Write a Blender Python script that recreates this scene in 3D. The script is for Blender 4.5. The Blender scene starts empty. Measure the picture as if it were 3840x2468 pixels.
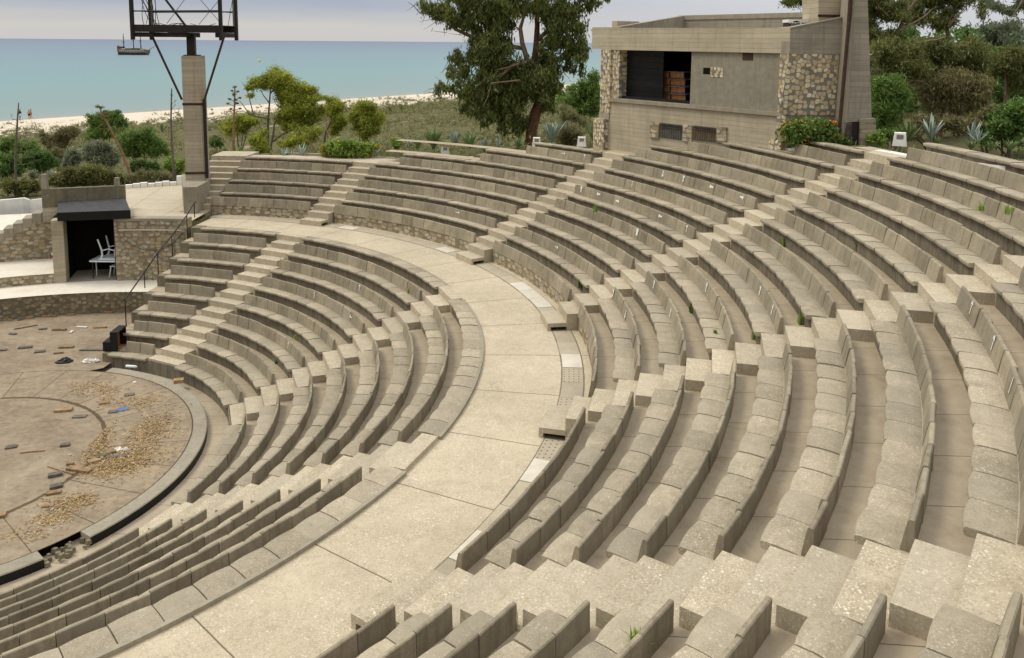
# Open-air seaside theatre: concentric concrete benches, stage, control booth, light mast, dunes and sea.
import bpy, math, random
import numpy as np
from mathutils import Vector, Matrix
random.seed(7); RNG = np.random.default_rng(7)
R_ = math.radians
sc = bpy.context.scene
COL = sc.collection

# ------------------------------------------------------------------ camera (measured from the photograph)
CAM = np.array([13.38651, -18.46611, 10.35526])
PITCH, ROLL, FPX, PX, PY = 0.12725, 0.00777, 3093.65, 1878.87, 554.32
cr, sr, cp, sp = math.cos(ROLL), math.sin(ROLL), math.cos(PITCH), math.sin(PITCH)
def ray(x, y):
    u = (x - PX) / FPX; v = -(y - PY) / FPX
    a = cr * u - sr * v; b = sr * u + cr * v
    return np.array([a, cp + b * sp, -sp + b * cp])
def onz(x, y, z):                       # photo point -> world point at height z
    d = ray(x, y); return CAM + d * ((z - CAM[2]) / d[2])
def ony(x, y, dep):                     # photo point -> world point dep metres ahead of the camera
    d = ray(x, y); return CAM + d * (dep / d[1])
def zat(xy, y):                         # height above point xy that shows at photo row y (x of the point decides)
    lo, hi = -30.0, 60.0
    for _ in range(50):
        m = (lo + hi) / 2
        if proj((xy[0], xy[1], m))[1] > y: lo = m
        else: hi = m
    return (lo + hi) / 2
def proj(w):
    w = np.asarray(w, float) - CAM
    fw = w[1] * cp - w[2] * sp; up = w[1] * sp + w[2] * cp
    u = w[0] / fw; v = up / fw
    return PX + FPX * (cr * u + sr * v), PY - FPX * (-sr * u + cr * v)

# ------------------------------------------------------------------ mesh helpers
class MB:
    def __init__(s): s.v = []; s.f = []; s.t = []
    def add(s, vs, fs, tint=0.0):
        b = len(s.v); s.v += [tuple(map(float, p)) for p in vs]; s.f += [tuple(i + b for i in f) for f in fs]
        s.t += [tint] * len(vs)
    def box(s, lo, hi, tint=0.0):
        x0, y0, z0 = lo; x1, y1, z1 = hi
        s.add([(x0,y0,z0),(x1,y0,z0),(x1,y1,z0),(x0,y1,z0),(x0,y0,z1),(x1,y0,z1),(x1,y1,z1),(x0,y1,z1)], BOXF, tint)
    def prism(s, base, top, tint=0.0):  # two equal rings
        n = len(base)
        s.add(list(base) + list(top), [tuple(range(n))[::-1], tuple(range(n, 2*n))] + [(i, (i+1) % n, n + (i+1) % n, n + i) for i in range(n)], tint)
    def fbox(s, F, a, b, tint=0.0):     # box in a local frame F(s, t, z)
        (s0, t0, z0), (s1, t1, z1) = a, b
        p = [F(s0,t0,z0),F(s1,t0,z0),F(s1,t1,z0),F(s0,t1,z0),F(s0,t0,z1),F(s1,t0,z1),F(s1,t1,z1),F(s0,t1,z1)]
        s.add(p, BOXF, tint)
    def tube(s, pts, rad, n=6, tint=0.0, cap=True):
        pts = [np.asarray(p, float) for p in pts]
        if not hasattr(rad, '__len__'): rad = [rad] * len(pts)
        rings = []; prev = None
        for i, p in enumerate(pts):
            d = pts[min(i+1, len(pts)-1)] - pts[max(i-1, 0)]
            d = d / (np.linalg.norm(d) + 1e-9)
            if prev is None:
                a = np.cross(d, (0, 0, 1)); 
                if np.linalg.norm(a) < .05: a = np.cross(d, (1, 0, 0))
            else: a = prev - d * np.dot(prev, d)
            a = a / (np.linalg.norm(a) + 1e-9); prev = a; b = np.cross(d, a)
            rings.append([p + rad[i] * (math.cos(2*math.pi*k/n) * a + math.sin(2*math.pi*k/n) * b) for k in range(n)])
        vs = [q for r in rings for q in r]; fs = []
        for i in range(len(rings) - 1):
            for k in range(n):
                fs.append((i*n+k, i*n+(k+1) % n, (i+1)*n+(k+1) % n, (i+1)*n+k))
        if cap: fs += [tuple(range(n))[::-1], tuple((len(rings)-1)*n + k for k in range(n))]
        s.add(vs, fs, tint)
    def build(s, name, mat, parent=None, base=None, smooth=False):
        b = np.zeros(3) if base is None else np.asarray(base, float)
        me = bpy.data.meshes.new(name)
        me.from_pydata([tuple(np.array(p) - b) for p in s.v], [], s.f)
        at = me.attributes.new('tint', 'FLOAT', 'POINT'); at.data.foreach_set('value', np.array(s.t, dtype=np.float32))
        if smooth: me.polygons.foreach_set('use_smooth', [True] * len(me.polygons))
        me.materials.append(mat); me.update()
        o = bpy.data.objects.new(name, me); COL.objects.link(o)
        if parent is not None: o.parent = parent
        elif base is not None: o.location = b
        return o
BOXF = [(3,2,1,0),(4,5,6,7),(0,1,5,4),(1,2,6,5),(2,3,7,6),(3,0,4,7)]
def pol(r, a, z): return (r * math.cos(R_(a)), r * math.sin(R_(a)), z)
def arcbox(mb, r0, r1, a0, a1, z0, z1, step=2.2, tint=0.0, hw=None, ac=None):
    """annular block; with hw/ac the sides are parallel to the radius at ac, hw metres either side"""
    n = max(1, int(math.ceil(abs(a1 - a0) / step)))
    vs = []
    for i in range(n + 1):
        for r in (r0, r1):
            if hw is None: a = a0 + (a1 - a0) * i / n
            else: a = ac + math.degrees(math.asin(max(-1, min(1, hw / r)))) * (2 * i / n - 1)
            vs += [pol(r, a, z0), pol(r, a, z1)]
    fs = []
    for i in range(n):
        k = 4 * i; m = k + 4
        fs += [(k+1, m+1, m+3, k+3), (k, k+2, m+2, m), (k, m, m+1, k+1), (k+2, k+3, m+3, m+2)]
    fs += [(0, 1, 3, 2), (4*n, 4*n+2, 4*n+3, 4*n+1)]
    mb.add(vs, fs, tint)
def sheet(mb, r0, r1, a0, a1, zf, step=2.0, tint=0.0):  # annular sheet, zf number or f(az)
    n = max(1, int(math.ceil(abs(a1 - a0) / step))); vs = []
    for i in range(n + 1):
        a = a0 + (a1 - a0) * i / n; z = zf(a) if callable(zf) else zf
        q0 = r0(a) if callable(r0) else r0; q1 = r1(a) if callable(r1) else r1
        vs += [pol(q0, a, z), pol(q1, a, z)]
    mb.add(vs, [(2*i, 2*i+1, 2*i+3, 2*i+2) if a1 > a0 else (2*i, 2*i+2, 2*i+3, 2*i+1) for i in range(n)], tint)
def npmesh(name, V, mat, tint=None, k=4, parent=None, base=None):
    """mesh of separate k-gons from an array of corners"""
    V = np.asarray(V, np.float32).reshape(-1, 3)
    if base is not None: V = V - np.asarray(base, np.float32)
    n = len(V); me = bpy.data.meshes.new(name)
    me.vertices.add(n); me.vertices.foreach_set('co', V.ravel())
    me.loops.add(n); me.loops.foreach_set('vertex_index', np.arange(n, dtype=np.int32))
    m = n // k; me.polygons.add(m)
    me.polygons.foreach_set('loop_start', np.arange(0, n, k, dtype=np.int32))
    me.polygons.foreach_set('loop_total', np.full(m, k, dtype=np.int32))
    at = me.attributes.new('tint', 'FLOAT', 'POINT')
    if tint is not None: at.data.foreach_set('value', np.asarray(tint, np.float32))
    me.materials.append(mat); me.update(calc_edges=True); me.validate()
    o = bpy.data.objects.new(name, me); COL.objects.link(o)
    if parent is not None: o.parent = parent
    elif base is not None: o.location = base
    return o
def tag(o, label, cat, group=None):
    o['label'] = label; o['category'] = cat
    if group: o['group'] = group
    return o
def struct(o): o['kind'] = 'structure'; return o
def stuff(o): o['kind'] = 'stuff'; return o
def empty(name, loc, parent=None):
    e = bpy.data.objects.new(name, None); e.empty_display_size = .1; COL.objects.link(e)
    if parent is not None: e.parent = parent
    else: e.location = loc
    return e
ORD = ['first','second','third','fourth','fifth','sixth','seventh','eighth','ninth','tenth','eleventh','twelfth','thirteenth']

# ------------------------------------------------------------------ materials
def newmat(name):
    m = bpy.data.materials.new(name); m.use_nodes = True
    nt = m.node_tree; nt.nodes.clear()
    out = nt.nodes.new('ShaderNodeOutputMaterial'); b = nt.nodes.new('ShaderNodeBsdfPrincipled')
    nt.links.new(b.outputs[0], out.inputs[0])
    return m, nt, b
class G:                                # tiny node graph helper
    def __init__(s, nt): s.nt = nt
    def n(s, typ, **kw):
        nd = s.nt.nodes.new('ShaderNode' + typ)
        for k, v in kw.items(): setattr(nd, k, v)
        return nd
    def set(s, sock, v):
        if hasattr(v, 'is_linked') or hasattr(v, 'node'): s.nt.links.new(v, sock)
        else: sock.default_value = v
    def math(s, op, a, b=0.0, c=0.0, clamp=False):
        nd = s.n('Math', operation=op, use_clamp=clamp); s.set(nd.inputs[0], a); s.set(nd.inputs[1], b)
        if len(nd.inputs) > 2: s.set(nd.inputs[2], c)
        return nd.outputs[0]
    def pos(s): return s.n('NewGeometry').outputs['Position']
    def scale(s, v, k):
        nd = s.n('VectorMath', operation='MULTIPLY'); s.set(nd.inputs[0], v); nd.inputs[1].default_value = k
        return nd.outputs[0]
    def noise(s, v, sc_, det=4, rough=.6, dist=0.0):
        nd = s.n('TexNoise'); s.set(nd.inputs['Vector'], v); nd.inputs['Scale'].default_value = sc_
        nd.inputs['Detail'].default_value = det; nd.inputs['Roughness'].default_value = rough; nd.inputs['Distortion'].default_value = dist
        return nd.outputs[0]
    def vor(s, v, sc_, feat='F1', rnd=1.0):
        nd = s.n('TexVoronoi', feature=feat); s.set(nd.inputs['Vector'], v); nd.inputs['Scale'].default_value = sc_
        nd.inputs['Randomness'].default_value = rnd
        return nd
    def ramp(s, f, stops):
        nd = s.n('ValToRGB'); s.set(nd.inputs[0], f); e = nd.color_ramp.elements
        while len(e) < len(stops): e.new(.5)
        for el, (p, c) in zip(e, stops): el.position = p; el.color = (*c, 1) if len(c) == 3 else c
        return nd.outputs[0]
    def maprange(s, f, a, b, c=0.0, d=1.0):
        nd = s.n('MapRange'); s.set(nd.inputs[0], f)
        for i, v in enumerate((a, b, c, d)): nd.inputs[i+1].default_value = v
        return nd.outputs[0]
    def mix(s, f, a, b, typ='MIX'):
        nd = s.n('MixRGB', blend_type=typ); s.set(nd.inputs[0], f)
        for i, v in ((1, a), (2, b)): s.set(nd.inputs[i], (*v, 1) if isinstance(v, tuple) and len(v) == 3 else v)
        return nd.outputs[0]
    def tint(s): return s.n('Attribute', attribute_name='tint').outputs['Fac']
    def mul(s, col, fac):
        nd = s.n('VectorMath', operation='SCALE'); s.set(nd.inputs[0], col); s.set(nd.inputs['Scale'], fac); return nd.outputs[0]
    def sep(s, v):
        nd = s.n('SeparateXYZ'); s.set(nd.inputs[0], v); return nd.outputs
    def comb(s, x, y, z):
        nd = s.n('CombineXYZ'); s.set(nd.inputs[0], x); s.set(nd.inputs[1], y); s.set(nd.inputs[2], z); return nd.outputs[0]
    def bump(s, h, dist=.01, st=.5):
        nd = s.n('Bump'); s.set(nd.inputs['Height'], h); nd.inputs['Distance'].default_value = dist; nd.inputs['Strength'].default_value = st
        return nd.outputs[0]
    def polar(s, p, cx=0.0, cy=0.0):    # radius, azimuth (radians)
        o = s.sep(p); x = s.math('SUBTRACT', o[0], cx); y = s.math('SUBTRACT', o[1], cy)
        r = s.math('SQRT', s.math('ADD', s.math('MULTIPLY', x, x), s.math('MULTIPLY', y, y)))
        return r, s.math('ARCTAN2', y, x)
    def line(s, v, period, w):          # 1 on a thin line each period
        f = s.math('FRACT', s.math('DIVIDE', v, period)); return s.math('LESS_THAN', f, w / period)
def concrete(name, dark, light, speck=0.0, specksize=55.0, streak=0.0, joint=0.0, jw=.02, radial=0.0, stain=.5, dirt=(.12,.085,.05), dirtamt=.25, rough=.9, bmp=.35, mottle=1.0):
    m, nt, b = newmat(name); g = G(nt); p = g.pos()
    big = g.noise(p, .55, 5, .65, .6); mid = g.noise(p, 5.0, 6, .7); fine = g.noise(p, 38, 3, .7)
    f = g.math('ADD', g.math('MULTIPLY', big, stain), g.math('MULTIPLY', mid, 1 - stain))
    f = g.math('ADD', f, g.math('MULTIPLY', g.math('SUBTRACT', fine, .5), .3 * mottle))
    col = g.mix(g.maprange(f, .32, .68), dark, light)
    if streak:
        st = g.noise(g.scale(p, (9, 9, .7)), 1.0, 4, .7)
        col = g.mix(g.math('MULTIPLY', g.maprange(st, .48, .75), streak), col, tuple(c * .45 for c in dark))
    col = g.mix(g.math('MULTIPLY', g.maprange(g.noise(p, 1.3, 6, .72, 1.0), .52, .74), dirtamt), col, dirt)
    h = g.math('ADD', g.math('MULTIPLY', mid, .5), g.math('MULTIPLY', fine, .5))
    if speck:
        v = g.vor(p, specksize); v2 = g.vor(p, specksize * .47)
        patch = g.maprange(g.noise(p, 1.9, 3, .6), .3, .62)
        def spots(vv, th):
            near = g.math('LESS_THAN', vv.outputs['Distance'], .36)
            rnd = g.math('GREATER_THAN', g.sep(vv.outputs['Color'])[0], th)
            return g.math('MULTIPLY', near, rnd)
        s_ = g.math('MULTIPLY', g.math('MAXIMUM', spots(v, .55), spots(v2, .86)), g.math('MULTIPLY', patch, speck))
        col = g.mix(s_, col, (.78, .70, .56))
        dk = g.math('MULTIPLY', g.math('LESS_THAN', g.sep(v.outputs['Color'])[1], .17), speck * .35)
        col = g.mix(dk, col, tuple(c * .45 for c in dark))
    if joint or radial:
        r, a = g.polar(p)
        wob = g.math('MULTIPLY', g.math('SUBTRACT', g.noise(p, 3, 2), .5), .02)
        if joint: ln = g.line(g.math('ADD', g.math('MULTIPLY', a, r), wob), joint, jw)
        else: ln = g.math('LESS_THAN', g.math('MULTIPLY', g.math('FRACT', g.math('DIVIDE', g.math('ADD', a, g.math('DIVIDE', wob, r)), radial)), g.math('MULTIPLY', r, radial)), jw)
        col = g.mix(g.math('MULTIPLY', ln, .75), col, (.07, .055, .035)); h = g.math('SUBTRACT', h, ln)
    if speck or streak:                              # slabs weathered to different greys, dark lichen patches
        rn = g.n('ObjectInfo').outputs['Random']
        col = g.mix(g.maprange(rn, .35, 1.0, 0, .42), col, tuple(sum(light) / 3 * k for k in (.84, .75, .57)))
        col = g.mix(g.math('MULTIPLY', g.maprange(g.noise(p, 2.7, 7, .78, .8), .60, .72), .45), col, tuple(c * .42 for c in dark))
    col = g.mul(col, g.math('ADD', g.tint(), 1.0))
    nt.links.new(col, b.inputs['Base Color']); b.inputs['Roughness'].default_value = rough
    b.inputs['Specular IOR Level'].default_value = .2
    nt.links.new(g.bump(h, .012, bmp), b.inputs['Normal'])
    return m
def board(name, dark, light, streak=.35):   # board-marked concrete
    m, nt, b = newmat(name); g = G(nt); p = g.pos(); z = g.sep(p)[2]
    w = g.math('ADD', z, g.math('MULTIPLY', g.noise(p, .8, 2), .05))
    bi = g.math('FLOOR', g.math('DIVIDE', w, .16))
    bn = g.noise(g.comb(g.math('MULTIPLY', bi, 7.31), 0.0, 0.0), 1.0, 0)
    grain = g.noise(g.scale(p, (1.4, 1.4, 22)), 1.0, 5, .7)
    big = g.noise(p, .7, 5, .7, .5)
    f = g.math('ADD', g.math('MULTIPLY', bn, .35), g.math('ADD', g.math('MULTIPLY', grain, .35), g.math('MULTIPLY', big, .45)))
    col = g.mix(g.maprange(f, .42, .72), dark, light)
    st = g.noise(g.scale(p, (5, 5, .35)), 1.0, 5, .7)
    col = g.mix(g.math('MULTIPLY', g.maprange(st, .5, .76), streak), col, tuple(c * .4 for c in dark))
    ln = g.line(w, .16, .012); col = g.mix(g.math('MULTIPLY', ln, .45), col, tuple(c * .4 for c in dark))
    col = g.mul(col, g.math('ADD', g.tint(), 1.0))
    nt.links.new(col, b.inputs['Base Color']); b.inputs['Roughness'].default_value = .92; b.inputs['Specular IOR Level'].default_value = .15
    nt.links.new(g.bump(g.math('SUBTRACT', grain, ln), .01, .4), b.inputs['Normal'])
    return m
def masonry(name, sx, mortar, stones, th=.40, squash=1.5, rnd=.75, wall='arc'):
    """rounded stones of uneven size set in wide mortar"""
    m, nt, b = newmat(name); g = G(nt); p = g.pos()
    wob = g.n('TexNoise'); nt.links.new(p, wob.inputs['Vector']); wob.inputs['Scale'].default_value = 5.0; wob.inputs['Detail'].default_value = 3
    off = g.n('VectorMath', operation='MULTIPLY_ADD'); nt.links.new(wob.outputs['Color'], off.inputs[0])
    off.inputs[1].default_value = (.13, .13, .10); nt.links.new(p, off.inputs[2])
    o3 = g.sep(off.outputs[0])                          # unrolled along the wall: distance round the theatre, or along the booth
    r_, a_ = g.polar(p)
    u = g.math('MULTIPLY', a_, 13.0) if wall == 'arc' else g.math('SUBTRACT', o3[0], g.math('MULTIPLY', o3[1], .8))
    if wall == 'arc': u = g.math('ADD', u, g.math('MULTIPLY', g.math('SUBTRACT', g.noise(p, 5.0, 3), .5), .13))
    q = g.comb(u, g.math('MULTIPLY', o3[2], squash), 0.0)
    c = g.n('TexVoronoi', feature='F1', distance='MINKOWSKI', voronoi_dimensions='2D'); nt.links.new(q, c.inputs['Vector']); c.inputs['Scale'].default_value = sx; c.inputs['Randomness'].default_value = rnd; c.inputs['Exponent'].default_value = 2.8
    e = g.vor(q, sx, 'DISTANCE_TO_EDGE', rnd); e.voronoi_dimensions = '2D'
    rnd_ = g.sep(c.outputs['Color']); fine = g.noise(p, 24, 5, .7)
    lo = g.math('ADD', th, g.math('MULTIPLY', g.math('SUBTRACT', g.noise(p, 13, 3), .5), .16))
    isst = g.math('MULTIPLY', g.math('LESS_THAN', c.outputs['Distance'], lo), g.math('GREATER_THAN', e.outputs['Distance'], .045))
    sc_ = g.ramp(rnd_[0], [(i / max(1, len(stones) - 1), s) for i, s in enumerate(stones)])
    sc_ = g.mul(sc_, g.maprange(rnd_[1], 0, 1, .72, 1.15))
    sc_ = g.mix(g.math('MULTIPLY', g.maprange(fine, .45, .75), .4), sc_, tuple(x * .5 for x in stones[0]))
    mc = g.mix(g.maprange(g.noise(p, 2.2, 5), .35, .7), mortar, tuple(x * .62 for x in mortar)); mc = g.mix(g.math('MULTIPLY', fine, .35), mc, tuple(x * 1.35 for x in mortar))
    col = g.mix(isst, mc, sc_)
    nt.links.new(col, b.inputs['Base Color']); b.inputs['Roughness'].default_value = .92; b.inputs['Specular IOR Level'].default_value = .15
    hh = g.math('ADD', g.math('MULTIPLY', isst, .8), g.math('MULTIPLY', fine, .35))
    nt.links.new(g.bump(hh, .04, .6), b.inputs['Normal'])
    return m
def plain(name, col, rough=.6, var=.25, sc_=6.0, spec=.3, metal=0.0):
    m, nt, b = newmat(name); g = G(nt); p = g.pos()
    n = g.noise(p, sc_, 5, .65)
    c = g.mix(g.maprange(n, .3, .7), tuple(x * (1 - var) for x in col), tuple(min(1, x * (1 + var)) for x in col))
    c = g.mul(c, g.math('ADD', g.tint(), 1.0))
    nt.links.new(c, b.inputs['Base Color']); b.inputs['Roughness'].default_value = rough
    b.inputs['Specular IOR Level'].default_value = spec; b.inputs['Metallic'].default_value = metal
    return m
def leafmat(name, c0, c1, trans=.25):
    m, nt, b = newmat(name); g = G(nt); t = g.tint()
    col = g.mix(g.maprange(t, -.5, .5), c0, c1)
    hs = g.n('HueSaturation'); nt.links.new(col, hs.inputs['Color'])
    hs.inputs['Value'].default_value = 1.45
    nt.links.new(hs.outputs[0], b.inputs['Base Color']); b.inputs['Roughness'].default_value = .65; b.inputs['Specular IOR Level'].default_value = .25
    tr = nt.nodes.new('ShaderNodeBsdfTranslucent'); nt.links.new(hs.outputs[0], tr.inputs[0])
    mx = nt.nodes.new('ShaderNodeMixShader'); mx.inputs[0].default_value = trans
    nt.links.new(b.outputs[0], mx.inputs[1]); nt.links.new(tr.outputs[0], mx.inputs[2])
    nt.links.new(mx.outputs[0], nt.nodes['Material Output'].inputs[0])
    return m
M = {}
M['seat'] = concrete('seat_concrete', (.27,.23,.16), (.46,.395,.285), speck=.5, specksize=62, stain=.45, dirtamt=.35, dirt=(.19,.16,.11))
M['panel'] = concrete('backrest_concrete', (.225,.19,.128), (.39,.335,.235), speck=.1, specksize=62, streak=.55, stain=.5, dirtamt=.45, dirt=(.11,.092,.055))
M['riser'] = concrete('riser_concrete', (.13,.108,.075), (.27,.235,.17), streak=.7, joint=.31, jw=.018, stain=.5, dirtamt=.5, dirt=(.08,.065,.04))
M['step'] = concrete('step_concrete', (.36,.305,.21), (.55,.475,.345), speck=.8, specksize=52, stain=.4, dirtamt=.25, dirt=(.26,.205,.13))
M['channel'] = concrete('footwell_concrete', (.33,.27,.185), (.48,.405,.29), joint=1.15, jw=.014, stain=.55, dirtamt=.45, dirt=(.26,.185,.11), mottle=.5)
M['walk'] = concrete('walkway_concrete', (.40,.34,.235), (.58,.50,.36), speck=.65, specksize=48, radial=R_(8.6), jw=.022, stain=.55, dirtamt=.3, dirt=(.30,.24,.15))
M['ramp'] = concrete('platform_concrete', (.42,.36,.26), (.57,.50,.37), speck=.2, stain=.6, dirtamt=.3, dirt=(.33,.27,.18), radial=R_(7), jw=.02)
M['slab'] = concrete('plain_concrete', (.24,.21,.155), (.40,.355,.265), streak=.35, stain=.5, dirtamt=.4)
M['moss'] = concrete('mossy_concrete', (.13,.112,.07), (.27,.235,.16), streak=.5, stain=.5, dirtamt=.5, dirt=(.10,.085,.045))
M['drain'] = concrete('drain_concrete', (.36,.31,.22), (.50,.435,.32), speck=.15, stain=.5, dirtamt=.25)
M['whiteslab'] = concrete('pale_slab', (.50,.455,.37), (.66,.61,.51), stain=.5, dirtamt=.2, dirt=(.45,.38,.28))
M['board'] = board('board_marked_concrete', (.34,.29,.205), (.52,.455,.33))
M['boardgrey'] = board('grey_board_concrete', (.24,.215,.165), (.40,.36,.285), streak=.45)
M['plaster'] = concrete('rough_plaster', (.20,.18,.135), (.36,.325,.25), stain=.35, dirtamt=.2, bmp=.9, streak=.3)
M['rubble'] = masonry('rubble_masonry', 4.3, (.25,.205,.135), [(.42,.36,.25),(.50,.45,.34),(.38,.32,.22),(.47,.36,.20),(.52,.47,.37)], .43, 1.5, .8)
M['rubbledark'] = masonry('weathered_rubble', 4.4, (.165,.135,.088), [(.25,.21,.14),(.34,.29,.20),(.22,.18,.115),(.31,.235,.135)], .41, 1.55, .85)
M['pebble'] = masonry('stone_panel', 6.2, (.25,.225,.18), [(.66,.54,.35),(.60,.43,.23),(.72,.64,.47),(.64,.50,.30),(.76,.70,.56)], .42, 1.0, .78, 'flat')
M['white'] = plain('white_paint', (.80,.78,.72), .7, .10, 3.0, .2)
M['whitefloor'] = concrete('whitewashed_floor', (.62,.56,.45), (.80,.75,.64), stain=.55, dirtamt=.35, dirt=(.50,.42,.30))
M['black'] = plain('black_paint', (.009,.0085,.008), .55, .35, 5.0, .3)
M['canopy'] = plain('tarred_sheet', (.055,.055,.056), .7, .35, 4.0, .2)
M['steel'] = plain('dark_steel', (.022,.017,.014), .55, .4, 7.0, .35)
M['rust'] = plain('rusty_steel', (.055,.030,.022), .7, .45, 9.0, .25)
M['dark'] = plain('interior_shade', (.012,.011,.010), .95, .3, 3.0, .05)  # near-black colour puts the indoor shade into walls and openings
M['wood'] = plain('raw_timber', (.285,.185,.10), .75, .4, 7.0, .2)
M['woodbox'] = plain('crate_timber', (.30,.13,.045), .75, .4, 8.0, .2)
M['woodgrey'] = plain('grey_board', (.145,.13,.11), .8, .35, 8.0, .15)
M['paper'] = plain('pale_litter', (.70,.67,.62), .8, .15, 9.0, .2)
M['blue'] = plain('blue_card', (.10,.19,.38), .7, .2, 9.0, .2)
M['plastic'] = plain('white_plastic', (.72,.76,.76), .4, .05, 3.0, .4)
M['redmark'] = plain('red_print', (.55,.06,.04), .6, .1, 3.0, .3)
M['chalk'] = plain('chalk_paint', (.80,.78,.72), .9, .25, 20.0, .1)
M['deadleaf'] = leafmat('dead_leaves', (.12,.075,.03), (.42,.30,.14), .1)
M['euc'] = leafmat('eucalyptus_leaf', (.040,.058,.016), (.185,.205,.055), .3)
M['forest'] = leafmat('olive_leaf', (.045,.058,.018), (.185,.19,.06), .3)
M['bluegum'] = leafmat('bluish_leaf', (.055,.08,.045), (.18,.21,.12), .3)
M['pine'] = leafmat('bright_needle', (.085,.115,.018), (.40,.42,.06), .3)
M['tamar'] = leafmat('tamarisk_leaf', (.045,.085,.020), (.17,.25,.055), .3)
M['greyshrub'] = leafmat('grey_green_leaf', (.09,.105,.06), (.26,.28,.17), .25)
M['darkshrub'] = leafmat('dark_green_leaf', (.032,.066,.016), (.125,.20,.045), .3)
M['brownshrub'] = leafmat('brown_green_leaf', (.075,.068,.030), (.21,.185,.08), .25)
M['hedge'] = leafmat('hedge_leaf', (.06,.066,.022), (.20,.20,.06), .25)
M['scrub'] = leafmat('dune_scrub', (.085,.088,.036), (.26,.245,.115), .25)
M['weed'] = leafmat('weed_leaf', (.08,.14,.025), (.28,.38,.08), .3)
M['orange'] = plain('orange_petal', (.62,.20,.02), .7, .3, 30.0, .2)
M['agave'] = leafmat('agave_green', (.085,.125,.045), (.22,.28,.11), .1)
M['agaveblue'] = leafmat('agave_blue', (.15,.20,.16), (.34,.40,.34), .1)
M['bark'] = plain('pale_bark', (.20,.145,.095), .9, .45, 5.0, .1)
M['barkred'] = plain('reddish_bark', (.17,.085,.05), .9, .45, 5.0, .1)
M['twig'] = plain('grey_twig', (.17,.14,.11), .9, .3, 5.0, .1)
M['stalk'] = plain('dry_stalk', (.30,.17,.10), .85, .35, 4.0, .1)
M['skin'] = plain('skin', (.45,.22,.12), .6, .1, 5.0, .3)
M['skinbrown'] = plain('brown_skin', (.09,.045,.03), .6, .1, 5.0, .3)
M['clothdark'] = plain('dark_cloth', (.02,.012,.018), .9, .2, 9.0, .1)
M['clothwhite'] = plain('white_cloth', (.75,.74,.76), .9, .08, 9.0, .1)
M['hair'] = plain('dark_hair', (.018,.012,.01), .8, .2, 9.0, .2)
M['hull'] = plain('dark_hull', (.03,.032,.045), .7, .3, 1.2, .2)
M['hullbrown'] = plain('ochre_hull', (.20,.15,.09), .7, .5, .8, .2)
M['spar'] = plain('ship_spar', (.09,.07,.06), .8, .2, 2.0, .2)
M['yellow'] = plain('yellow_buoy', (.75,.55,.10), .5, .1, 3.0, .3)
# ------------------------------------------------------------------ theatre geometry
D = .85; H = .39; F0 = .2; ZWALK = 3.12
def RL(k): return 7.018 + (k - 1) * D           # lower tier: front of backrest k (1..8)
def SL(k): return .48 + (k - 1) * .38966        # seat height of row k
def RU(k): return 15.501 + k * .8526            # upper tier (0 = low parapet on the walkway)
def SU(k): return 3.5625 + k * .38975
LST = [63.6, 20.8, -21.6]                       # azimuth of the lower stairs
UST = [66.4, 34.0, 8.3, -14.0, -36.1]           # azimuth of the upper stairs
AEND = 83.2; ABACK = -84.0
def da(w, r): return math.degrees(math.asin(w / r))

# seat slab: rounded front edge that swells forward between its joints
PROF = [(.020,-.078),(.002,-.066),(-.006,-.030),(-.002,-.008),(.014,.004),(.16,.006),(.30,-.006),(.425,-.026),(.425,-.078)]
def seat_slab(mb, r0, a0, a1, zt):
    n = 5; m = len(PROF); vs = []; fs = []
    ti = random.uniform(-.17, .12); dz = random.uniform(-.007, .007); dr = random.uniform(-.010, .010); tw = random.uniform(-.006, .006)
    for i in range(n + 1):
        t = i / n; bul = .024 * (1 - (2 * t - 1) ** 2) - .010; a = a0 + (a1 - a0) * t
        for q, (x, z) in enumerate(PROF):
            k = max(0.0, 1 - max(x, 0) / .13)
            zz = zt + z + dz + tw * (2*t-1) + (.005 * (1 - (2 * t - 1) ** 2) if 3 <= q <= 6 else 0)
            vs.append(pol(r0 + x + dr - bul * k, a, zz))
    for i in range(n):
        for q in range(m):
            fs.append((i*m+q, i*m+(q+1) % m, (i+1)*m+(q+1) % m, (i+1)*m+q))
    fs += [tuple(range(m))[::-1], tuple(n*m + q for q in range(m))]
    if a1 < a0: fs = [f[::-1] for f in fs]
    mb.add(vs, [f[::-1] for f in fs], ti)
def back_panel(mb, r, a0, a1, z0, z1, jit=1.0):
    """flat slab on a chord, front battered, back upright, top edges broken"""
    ti = random.uniform(-.2, .14); dz = random.uniform(-.010, .010) * jit; dr = random.uniform(-.008, .008); tp = random.uniform(-.010, .010)
    e = .012
    prof = [(-.055, z0), (-.012, z1 - .10), (e - .004, z1 - e), (e + .006, z1), (.052, z1), (.064, z1 - e), (.068, z0)]
    m = len(prof); vs = []
    for s_, a in ((-1, a0), (1, a1)):
        for x, z in prof:
            f = (z - z0) / (z1 - z0)
            vs.append(pol(r + x + dr + tp * s_ * f, a, z + (dz if z > z0 else 0)))
    fs = [(q, (q+1) % m, m + (q+1) % m, m + q) for q in range(m)] + [tuple(range(m))[::-1], tuple(m + q for q in range(m))]
    if a1 < a0: fs = [f[::-1] for f in fs]
    mb.add(vs, [f[::-1] for f in fs], ti)

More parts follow.
